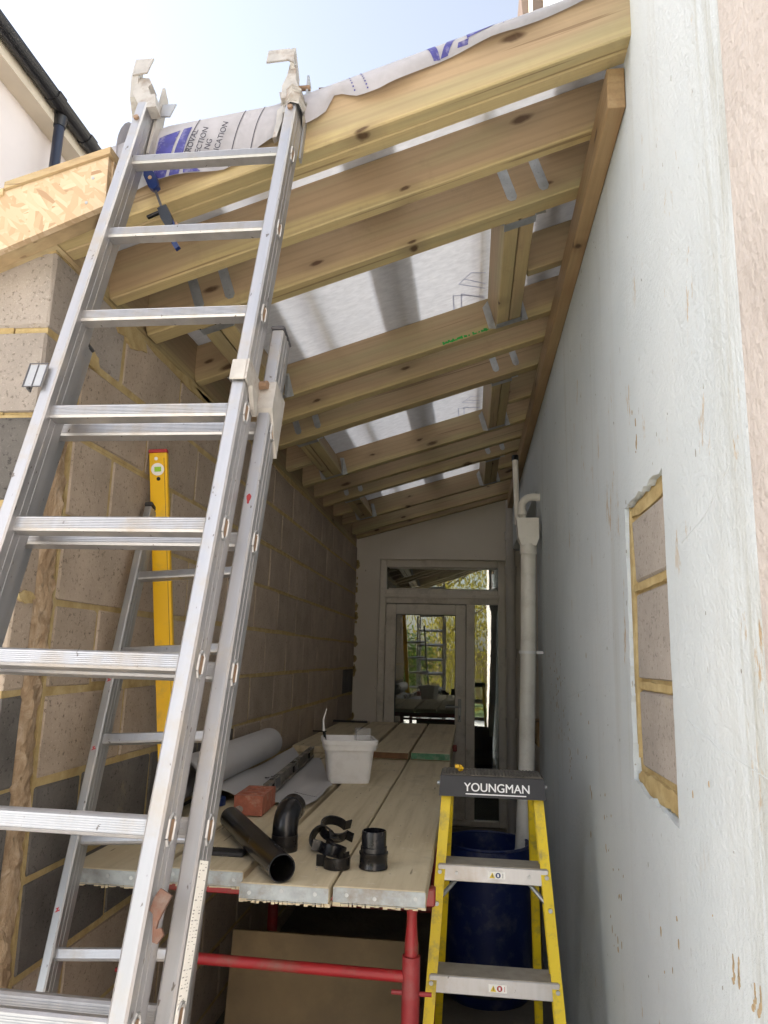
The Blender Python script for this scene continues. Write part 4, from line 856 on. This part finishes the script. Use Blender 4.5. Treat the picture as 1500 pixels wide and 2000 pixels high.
board(-.812, -.588, 2.02, 5.0, BZ - .004, 'scaffold board carrying the red brick and loose grey sheet')
board(-1.045, -.820, 1.95, 5.0, BZ + .002, 'scaffold board hard against the block wall behind the short ladder')
HZ = BZ + .042
board(-.322, -.105, 4.255, 6.10, HZ, 'raised short board with green painted end at the right', M_GREENP)
board(-.548, -.334, 4.225, 6.08, HZ + .001, 'raised short board with brown end beside the green one', M_BROWNEND)
board(-.782, -.572, 4.30, 6.12, HZ - .001, 'raised short board behind the white tub', None)
board(-1.02, -.80, 4.35, 6.10, HZ + .001, 'raised short board along the block wall at the back', None)

# ------------------------------------------------------------------ things lying on the boards
# white tub
cx, cy = -.552, 3.49; ang = RAD(14); Mt = Matrix.Translation((cx, cy, BZ + .001)) @ Matrix.Rotation(ang, 4, 'Z')
def rrect(hx, r, n=6):
    return [(sx * (hx - r) + r * math.cos(a0 + math.pi / 2 * j / n), sy * (hx - r) + r * math.sin(a0 + math.pi / 2 * j / n)) for sx, sy, a0 in ((1, 1, 0), (-1, 1, math.pi / 2), (-1, -1, math.pi), (1, -1, 1.5 * math.pi)) for j in range(n + 1)]
def loft(levels):
    vs = []; n = None
    for hx, r, z in levels: p = rrect(hx, r); n = len(p); vs += [(x, y, z) for x, y in p]
    return MB().add(vs, [(i * n + j, i * n + (j + 1) % n, (i + 1) * n + (j + 1) % n, (i + 1) * n + j) for i in range(len(levels) - 1) for j in range(n)])
tub = thing('white_tub', 'square white plastic tub standing on the boards', 'tub', (cx, cy, BZ))
mk('shell', loft([(.0, .0, .004), (.088, .018, .004), (.09, .022, .0), (.095, .028, .02), (.108, .032, .142), (.118, .036, .143), (.119, .036, .166), (.125, .038, .167), (.126, .038, .183), (.122, .036, .187), (.112, .032, .187), (.110, .031, .18), (.094, .026, .012), (.0, .0, .012)]), M_WHITEP, tub, Mt, smooth=True)
mk('handle', MB().tube([(.119, -.06, .17), (.128, -.03, .15), (.13, .0, .145), (.128, .03, .15), (.119, .06, .17)], .004, 6), M_WHITEP, tub, Mt, smooth=True)
mk('clear_lid', MB().box(.03, .10, -.012, -.009, .12, .232, .003).box(.03, .034, -.009, .05, .13, .23, .001), M_CLEAR, M=Mt, label='clear plastic lid sticking up out of the white tub', category='lid')
bw = thing('brush', 'thin white handled brush poking up beside the white tub', 'brush', (-.68, 3.48, BZ + .2))
mk('handle', MB().tube([(-.668, 3.47, BZ + .215), (-.672, 3.47, BZ + .265), (-.660, 3.475, BZ + .315)], [.006, .0035, .002], 8), M_WHITEP, bw, smooth=True)
mk('bristles', MB().tube([(-.655, 3.47, BZ + .16), (-.668, 3.47, BZ + .216)], [.004, .007], 8), M_BLACK, bw, smooth=True); mk('guard', MB().tube([(-.72, 3.47, BZ + .214), (-.655, 3.47, BZ + .214)], .003, 6), M_BLACK, bw)
# red brick with slots
bk = thing('brick', 'red perforated brick weighting the grey sheet', 'brick', (-.775, 2.76, BZ)); Mb = Matrix.Translation((-.776, 2.765, BZ + .001)) @ Matrix.Rotation(RAD(2.5), 4, 'Z')
mb = MB().box(-.051, .051, -.105, .105, 0, .02)
mb.box(-.051, -.036, -.105, .105, .02, .065); mb.box(.036, .051, -.105, .105, .02, .065)
for y0, y1 in ((-.105, -.075), (-.049, -.013), (.013, .049), (.075, .105)): mb.box(-.036, .036, y0, y1, .02, .065)
mk('body', mb, M_BRICK, bk, Mb); mk('mortar_patch', MB().prism([(-.03 + .014 * math.cos(a), .02 + .012 * math.sin(a)) for a in [math.pi / 4 * j for j in range(8)]], 'y', -.108, -.1045).jit(.001), M_BG, bk, Mb)
# rolled membrane and its loose sheet
rl = thing('membrane_roll', 'roll of grey roofing membrane with its loose end spread under the levels', 'roll', (-.985, 3.1, BZ))
sp = []
for i in range(75):
    a = 2 * math.pi * i / 25; sp.append((.070 - .0035 * i / 25, a))
vs = []; fs = []
for yy in (2.55, 3.0, 3.4, 3.69):
    for r, a in sp: vs.append((-.985 + r * math.cos(a - 1.2), yy, BZ + .13 + r * math.sin(a - 1.2)))
n = len(sp)
for i in range(3):
    for j in range(n - 1): fs.append((i * n + j, i * n + j + 1, (i + 1) * n + j + 1, (i + 1) * n + j))
mk('roll', MB().add(vs, fs), M_SHEET, rl, smooth=True)
vs = []; fs = []; NX, NY = 22, 18; random.seed(8)
for i in range(NX + 1):
    for j in range(NY + 1):
        u, v_ = i / NX, j / NY
        y = 2.83 + v_ * 1.27 + .04 * math.sin(u * 3) * (1 - v_); xr_ = -.568 if y < 3.2 else -.568 - .26 * (y - 3.2)
        if y < 2.95: xr_ -= .5 * (2.95 - y) ** 1.2 * u
        x = -.955 + u * (xr_ + .955)
        z = BZ + .006 + .05 * max(0, .22 - u) / .22 + .012 * math.exp(-((u - .2) / .15) ** 2) + .004 * math.sin(u * 6 + v_ * 9) + .003 * random.random() + .022 * max(0, u - .9) / .1 * math.exp(-((y - 3.1) / .2) ** 2)
        vs.append((x, y, z + .004 * max(0, math.sin(v_ * 7 + u * 3))))
for i in range(NX):
    for j in range(NY): a = i * (NY + 1) + j; fs.append((a, a + 1, a + NY + 2, a + NY + 1))
sh = mk('loose_sheet', MB().add(vs, fs), M_SHEET, rl, smooth=True)
dd = MB()
for q in range(11):
    x = -.70 + q * .0105; y = 3.06 - .010 * q + .0002 * q * q; dd.box(x, x + .007, y, y + .005, BZ + .0145, BZ + .0155)
for q in range(16):
    x = -.90 + q * .0065; y = 3.28 + .012 * math.sin(q * 1.9) + .012 * q; dd.box(x, x + .006, y, y + .02, BZ + .024, BZ + .0255)
mk('sheet_print', dd, M_PRINTK, sh)
# worn grey level
Mg = frame(Vector((-.772, 2.89, BZ + .014)), (-.075, 1.25, .006), (-1, 0, 0)); gl_ = thing('grey_spirit_level', 'worn grey spirit level lying on the loose sheet between brick and tub', 'spirit level', (-.86, 3.5, BZ + .03))
Mg = Mg @ Matrix.Scale(-1, 4, (0, 0, 1)) if Mg.col[2][2] < 0 else Mg
mk('body', MB().box(0, 1.18, -.012, .012, 0, .012, .001).box(0, 1.18, -.004, .004, .012, .043).box(0, 1.18, -.012, .012, .043, .055, .001), M_LEVG, gl_, Mg)
for x in (.10, .56, 1.02):
    v_ = mk('vial_housing', MB().box(x, x + .13, -.0125, .0125, .0125, .0565, .003), M_BLACK, gl_, Mg); mk('vial', MB().tube([(x + .035, 0, .0575), (x + .095, 0, .0575)], .006, 8), M_CLEAR, v_, Mg)
for x in (.26, .40, .76, .9): mk('scuff', MB().box(x, x + random.uniform(.03, .06), -.011, .006, .0551, .0558), M_BG, gl_, Mg)
# black rainwater parts
pp = thing('black_pipe', 'length of black round rainwater pipe with its open end overhanging the boards', 'pipe', (-.6, 2.2, BZ))
A, B = Vector((-.462, 1.925, BZ + .036)), Vector((-.764, 2.445, BZ + .036))
mk('tube', MB().pipe([A, B], .034, .0025, 28), M_BLACK, pp, smooth=True)
el = thing('black_elbow', 'black pipe elbow standing upright beside the red brick', 'pipe fitting', (-.535, 2.24, BZ))
ec = Vector((-.533, 2.235, BZ))
arc = [ec + Vector((0, 0, .002)), ec + Vector((0, 0, .05))] + [ec + Vector((0, .045 - .045 * math.cos(a), .055 + .045 * math.sin(a))) for a in [RAD(d) for d in range(10, 93, 10)]] + [ec + Vector((.002, .085, .102))]
mk('bend', MB().pipe(arc, .037, .0025, 24), M_BLACK, el, smooth=True)
mk('socket', MB().pipe([ec + Vector((0, 0, .001)), ec + Vector((0, 0, .045))], .0385, .003, 24), M_BLACK, el, smooth=True); mk('socket', MB().pipe([ec + Vector((0, .05, .101)), ec + Vector((0, .095, .103))], .0385, .003, 24), M_BLACK, el, smooth=True)
cp = thing('black_coupler', 'stepped black pipe coupler standing on the board end', 'pipe fitting', (-.256, 2.11, BZ))
mk('upper_socket', MB().lathe([(.0335, .04), (.0335, .092), (.0325, .0945), (.030, .0945), (.030, .04)], (-.256, 2.112, BZ + .001), 28), M_BLACK, cp, smooth=True)
mk('lower_socket', MB().lathe([(.037, .0), (.0395, .001), (.0395, .006), (.038, .008), (.038, .034), (.0395, .036), (.0395, .041), (.036, .043), (.036, .054), (.034, .056)], (-.256, 2.112, BZ + .001), 28), M_BLACK, cp, smooth=True)
def clip(c, rx, ry, rz, label, a0=20, a1=340, r=.036):
    Mx = Matrix.Translation(c) @ Matrix.Rotation(RAD(rz), 4, 'Z') @ Matrix.Rotation(RAD(rx), 4, 'X') @ Matrix.Rotation(RAD(ry), 4, 'Y')
    t = thing('pipe_clip', label, 'pipe clip', c, 'loose black pipe clips'); vs = []; fs = []; n = 26
    for j in range(n + 1):
        a = RAD(a0 + (a1 - a0) * j / n)
        for rr, z in ((r, -.0145), (r, .0145), (r - .005, .0145), (r - .005, -.0145)): vs.append((rr * math.cos(a), rr * math.sin(a), z))
    for j in range(n):
        for q in range(4): fs.append((j * 4 + q, j * 4 + (q + 1) % 4, j * 4 + 4 + (q + 1) % 4, j * 4 + 4 + q))
    fs += [(0, 1, 2, 3), (n * 4 + 3, n * 4 + 2, n * 4 + 1, n * 4)]
    mk('band', MB().add(vs, fs), M_BLACK, t, Mx, smooth=True)
    for a in (a0, a1):
        ca, sa = math.cos(RAD(a)), math.sin(RAD(a)); e = mk('ear', MB().prism([((r - .003) * ca - .003 * sa, (r - .003) * sa + .003 * ca), ((r + .021) * ca - .003 * sa, (r + .021) * sa + .003 * ca), ((r + .021) * ca + .001 * sa, (r + .021) * sa - .001 * ca), ((r - .003) * ca + .001 * sa, (r - .003) * sa - .001 * ca)], 'z', -.0145, .0145), M_BLACK, t, Mx)
clip((-.400, 2.30, BZ + .052), 25, 8, 15, 'black pipe clip on top of the little heap, tilted', 30, 330, .043)
clip((-.425, 2.25, BZ + .034), 62, 10, -30, 'black pipe clip at the left of the heap, on edge', 10, 350, .036)
clip((-.382, 2.185, BZ + .022), 14, -6, 150, 'black pipe clip in the middle of the heap, opening away', 40, 330, .038)
clip((-.352, 2.09, BZ + .0165), 0, 0, 120, 'black pipe clip lying flat and open nearest the board end', 55, 305, .036)
for (x, y, z, sx, sy, lab, cat) in ((-.935, 5.95, HZ + .002, .27, .05, 'black strip lying at the far end of the raised boards', 'strip'), (-.68, 2.17, BZ - .003, .10, .045, 'black ribbed grating strip near the board end by the ladder', 'grating')):
    t = thing('black_strip', lab, cat, (x, y, z)); mk('base', MB().box(x - sx / 2, x + sx / 2, y - sy / 2, y + sy / 2, z, z + .01, .002), M_RUBB, t)
    for q in range(18): mk('rib', MB().box(x - sx / 2 + sx * q / 18, x - sx / 2 + sx * (q + .5) / 18, y - sy / 2 + .004, y + sy / 2 - .004, z + .01, z + .014), M_RUBB, t)
mk('blue_tape_roll', MB().pipe([(-.945, 2.80, BZ + .0035), (-.945, 2.80, BZ + .03)], .045, .015, 22), M_BLUEC, smooth=True, label='blue tape roll half hidden under the grey sheet left of the brick', category='tape')

random.seed(55); cr = MB()
for q in range(170):
    x, y = random.uniform(-1.0, -.12), random.uniform(1.97, 4.1); r_ = random.uniform(.0008, .003)
    if min(abs(x + .337), abs(x + .577), abs(x + .816)) < .014: continue
    vs = [(x + r_ * random.uniform(.5, 1.3) * math.cos(a_), y + r_ * random.uniform(.5, 1.3) * math.sin(a_), BZ + .0015) for a_ in (0, 1.6, 3.1, 4.7)] + [(x, y, BZ + .0015 + r_ * .9)]
    cr.add(vs, [(0, 1, 4), (1, 2, 4), (2, 3, 4), (3, 0, 4)])
mk('mortar_crumbs', cr, M_BG, label='fine mortar crumbs scattered over the boards', category='crumbs', kind='stuff')
# ------------------------------------------------------------------ blue clamp hanging on the front rafter
Mc = frame(Vector((-.795, 1.572, H + 1.15)), (.42, .03, -1), (1, 0, .42)); Mc = Mc @ Matrix.Scale(.86, 4); cl = thing('bar_clamp', 'blue and black bar clamp gripping the front rafter behind the ladder', 'clamp', (-.75, 1.57, H + .93))
mk('bar', MB().box(-.02, .175, -.0035, .0035, -.002, .002), M_DARKM, cl, Mc)
mk('fixed_jaw', MB().prism([(-.055, -.008), (-.048, .010), (-.02, .017), (.018, .014), (.024, -.004), (.010, -.014), (-.03, -.016)], 'z', -.010, .012), M_BLUEC, cl, Mc); mk('badge', disc(.006, 0, 0, 0, 0.001, 12), M_FENCE, cl, Mc @ Matrix.Translation((-.015, 0, .0125)) @ Matrix.Rotation(RAD(90), 4, 'X'))
mk('sliding_head', MB().prism([(.085, -.012), (.085, .016), (.125, .020), (.15, .016), (.155, -.006), (.12, -.012)], 'z', -.009, .010), M_BLACK, cl, Mc)
mk('trigger', MB().prism([(.12, .018), (.15, .020), (.20, .006), (.225, .010), (.228, -.004), (.205, -.008), (.15, .006)], 'z', -.007, .007), M_BLUEC, cl, Mc); mk('lever', MB().prism([(.14, .022), (.148, .028), (.205, .030), (.207, .026), (.15, .020)], 'z', -.003, .003), M_BOLT, cl, Mc)
mk('jaw_pad', MB().box(.09, .098, -.05, -.012, -.007, .007, .002), M_BLACK, cl, Mc)

# ------------------------------------------------------------------ yellow stepladder
stp = thing('stepladder', 'yellow fibreglass stepladder with black cap beside the boards', 'stepladder', (.07, 2.45, 0))
fy = lambda z: 2.40 + .30 * (z - (H - .41))           # front face depth of the front rails
def prail(xb, xt, w_, y0, zt, zbm, ysl, name, mirror):
    """channel rail from bottom to top; web outside, flange towards the camera"""
    vs = []
    def ringp(x, y, z):
        s = mirror
        return [(x, y, z), (x + s * w_, y, z), (x + s * w_, y + .004, z), (x + s * .004, y + .004, z), (x + s * .004, y + .056, z), (x + s * w_, y + .056, z), (x + s * w_, y + .06, z), (x, y + .06, z)]
    a = ringp(xb, y0 + ysl * zbm, zbm); b = ringp(xt, y0 + ysl * zt, zt)
    fs = [(i, (i + 1) % 8, (i + 1) % 8 + 8, i + 8) for i in range(8)] + [(0, 1, 2, 3), (0, 3, 4, 7), (4, 5, 6, 7), (11, 10, 9, 8), (15, 12, 11, 8), (15, 14, 13, 12)]
    return mk(name, MB().add(a + b, fs), M_YEL, stp)
zt = H - .385; y00 = fy(0)
xl = lambda z: -.083 - .078 * (zt - z) / zt; xr = lambda z: .222 + .078 * (zt - z) / zt
prail(xl(0), xl(zt), .029, y00, zt, .02, .30, 'front_rail', 1); prail(xr(0), xr(zt), .029, y00, zt, .02, .30, 'front_rail', -1)
ry0 = 2.985; prail(xl(0) + .03, xl(zt) + .012, .024, ry0, zt, .02, -.43, 'rear_rail', 1); prail(xr(0) - .03, xr(zt) - .012, .024, ry0, zt, .02, -.43, 'rear_rail', -1)
for q, zz in enumerate((H - .598, H - .866, H - 1.134, H - 1.40)):
    y = fy(zz); a, b = xl(zz) + .006, xr(zz) - .006
    t = mk('tread', MB().box(a, b, y - .004, y + .085, zz - .045, zz, .002), M_ALUR, stp)
    mk('tread_top', MB().box(a + .004, b - .004, y - .003, y + .084, zz + .0002, zz + .0022), M_TREADT, t)
    for s_, x in ((1, xl(zz) + .012), (-1, xr(zz) - .012)): mk('rivet', disc(.006, x, zz - .02, y - .0095, y - .004 + .0, 10), M_GALV, stp)
    if q == 0:
        for x in (a + .055, b - .055): mk('rivet', disc(.005, x, zz - .022, y - .0065, y - .004, 10), M_GALV, t)
        for (xa, xb) in ((xl(zz - .10) + .012, a + .055), (xr(zz - .10) - .012, b - .055)):
            mk('brace', MB().tube([(xa, fy(zz - .1) + .012, zz - .098), (xb, y + .03, zz - .047)], .0065, 8), M_GALV, stp, smooth=True); mk('rivet', disc(.006, xa, zz - .10, fy(zz - .1) - .006, fy(zz - .1) - .0, 10), M_GALV, stp)
    if q < 2:
        s = mk('sticker', MB().box(.055, .105, y - .0048, y - .0042, zz - .032, zz - .012), M_PAPER, t)
        x0 = .060
        mk('warning_triangle', MB().prism([(x0, zz - .030), (x0 + .016, zz - .030), (x0 + .008, zz - .0145)], 'y', y - .0056, y - .0049), M_YEL, s); mk('warning_mark', MB().prism([(x0 + .007, zz - .027), (x0 + .009, zz - .027), (x0 + .009, zz - .019), (x0 + .007, zz - .019)], 'y', y - .006, y - .0057), M_PRINTK, s)
        mk('round_symbol', disc(.0075, x0 + .025, zz - .022, y - .0056, y - .0049, 16), M_BLUEC if q == 0 else M_REDP, s); mk('symbol_figure', MB().box(x0 + .0225, x0 + .0275, y - .006, y - .0057, zz - .026, zz - .018), M_WHITEPR, s)
        mk('symbol_line', MB().box(x0 + .038, x0 + .0395, y - .0055, y - .0049, zz - .029, zz - .016), M_REDP if q else M_PRINTK, s)
cz0, cz1 = H - .412, H - .354
cap = mk('cap', MB().add([(-.092, 2.372, cz0), (.230, 2.372, cz0), (.230, 2.54, cz0), (-.092, 2.54, cz0), (-.088, 2.385, cz1), (.226, 2.385, cz1), (.226, 2.53, cz1), (-.088, 2.53, cz1)], [(0, 3, 2, 1), (4, 5, 6, 7), (0, 1, 5, 4), (1, 2, 6, 5), (2, 3, 7, 6), (3, 0, 4, 7)]), M_CAPBLK, stp)
tp = mk('cap_top', MB().box(-.084, .222, 2.39, 2.527, cz1 + .0002, cz1 + .004, .001), M_DUSTBLK, cap)
rb = MB()
for q in range(28):
    for r in range(6): rb.box(-.08 + q * .0108, -.0745 + q * .0108, 2.394 + r * .022, 2.41 + r * .022, cz1 + .0041, cz1 + .0062)
tag(mk('cap_studs', rb, M_DUSTBLK, cap), kind='stuff')
Mtx = frame(Vector((-.016, 2.3755, cz0 + .0165)), (1, 0, 0), (0, .013, .058))
for q in range(3): text('lettering', 'YOUNGMAN', .0345, M_WHITEPR, cap, Mtx @ Matrix.Translation((.0005 * q, .0004 * (q % 2), 0)), .0007 + .00005 * q, 0, .98)
mk('lettering_rule', MB().box(.0, .182, .0, .0032, -.0002, .0012), M_WHITEPR, cap, frame(Vector((-.011, 2.3735, cz0 + .0072)), (1, 0, 0), (0, .013, .058)))
for x in (-.095, .233): mk('rivet', MB().tube([(x - .004, 2.42, cz0 + .03), (x + .004, 2.42, cz0 + .03)], .006, 8), M_GALV, cap)
mk('crumpled_bottle_top', MB().tube([(-.028, 2.45, cz1 + .0065), (-.028, 2.45, cz1 + .014), (-.03, 2.447, cz1 + .02)], [.006, .011, .007], 9).box(-.045, -.03, 2.435, 2.45, cz1 + .014, cz1 + .026, .002).jit(.0015), M_YELL, label='small crumpled yellow cap lying on top of the stepladder', category='cap')

# ------------------------------------------------------------------ blue drum
dr = thing('blue_drum', 'open blue plastic drum catching the downpipe behind the stepladder', 'drum', (.088, 3.9, 0))
R0 = .214
mk('shell', MB().lathe([(0, .012), (R0 - .03, .012), (R0 - .02, .0), (R0 - .006, .02), (R0 - .004, .06), (R0 + .004, .08), (R0 + .004, .095), (R0 - .004, .115), (R0, .30), (R0 + .001, .40), (R0, .62), (R0 - .004, .655), (R0 - .008, .668), (R0 - .012, .668), (R0 - .014, .655), (R0 - .016, .30), (R0 - .03, .03), (0, .03)], (.088, 3.9, 0), 48), M_BLUE, dr, smooth=True)
mk('rim', MB().tube([(.088 + (R0 - .008) * math.cos(2 * math.pi * j / 48), 3.9 + (R0 - .008) * math.sin(2 * math.pi * j / 48), .67) for j in range(49)], .007, 8, False), M_BLUE, dr, smooth=True)
mk('chime_ring', MB().lathe([(R0 - .003, .052), (R0 + .008, .055), (R0 + .010, .07), (R0 + .003, .082)], (.088, 3.9, 0), 48), M_RUBB, dr, smooth=True)
# plywood offcut under the boards
pw = mk('plywood_sheet', MB().box(-.31, .31, -.009, .009, 0, .62, .002), M_PLY, M=Matrix.Translation((-.47, 2.52, .03)) @ Matrix.Rotation(RAD(-8), 4, 'X'), label='stained plywood offcut leaning under the boards behind the red cross bar', category='plywood')

# ------------------------------------------------------------------ garden behind the camera, mirrored in the door glass
def tree(name, label, x, y, h, nleaf, spread, mat, weep, seed):
    random.seed(seed); t = thing(name, label, 'tree', (x, y, 0), 'garden trees mirrored in the door glass'); tb = MB()
    tb.tube([(x, y, 0), (x + .1, y, h * .3), (x - .05, y + .1, h * .6), (x, y, h * .9)], [.16, .12, .08, .02], 9)
    tips = []
    for q in range(14):
        a = random.uniform(0, 6.28); z0 = h * random.uniform(.3, .75); L = spread * random.uniform(.5, 1.); e = Vector((x + L * math.cos(a), y + L * math.sin(a), z0 + h * random.uniform(.12, .3)))
        m = Vector((x, y, z0)).lerp(e, .5) + Vector((0, 0, .15)); tb.tube([(x, y, z0), m, e], [.05, .03, .012], 6); tips += [m, e, m.lerp(e, .5)]
    mk('trunk', tb, M_BARK, t, smooth=True); lb = MB()
    for q in range(nleaf):
        p = random.choice(tips) + Vector((random.gauss(0, .32), random.gauss(0, .32), random.gauss(0, .25)))
        if weep: p.z -= random.random() ** .8 * weep; p.z = max(p.z, .2)
        s = random.uniform(.035, .075); d = Vector((random.gauss(0, .35 if weep else 1), random.gauss(0, .35 if weep else 1), -1 if weep else random.gauss(0, 1))).normalized(); sd_ = d.cross(Vector((random.gauss(0, 1), random.gauss(0, 1), .1))).normalized()
        lb.add([p, p + d * s + sd_ * s * .3, p + d * s * 2.2, p + d * s - sd_ * s * .3], [(0, 1, 2, 3)])
    o = mk('crown', lb, mat, t)
tree('willow_tree', 'tall yellow-green weeping willow mirrored in the top light and door glass', -.9, -8.5, 6.5, 9000, 2.6, M_WILL, 3.2, 1)
tree('willow_tree', 'second yellow-green weeping tree mirrored in the side light', 2.3, -10.0, 6.0, 7000, 2.2, M_WILL, 3.0, 2)
tree('garden_shrub', 'dark green garden shrub mirrored low in the door glass', -1.9, -6.2, 2.0, 5000, .9, M_SHRUB, 0, 3)
fn = thing('garden_fence', 'bright close-boarded garden fence mirrored in the door glass', 'fence', (0, -12, 0))
for q in range(44):
    x = -4.4 + q * .2; mk('board', MB().box(x, x + .19, -12.0 - .004 * (q % 2), -11.98 - .004 * (q % 2), .05, 1.8), M_FENCE, fn)
for x in (-4.4, -2.2, 0, 2.2, 4.4): mk('post', MB().box(x - .05, x + .05, -12.13, -12.03, 0, 1.9), M_FENCE, fn)
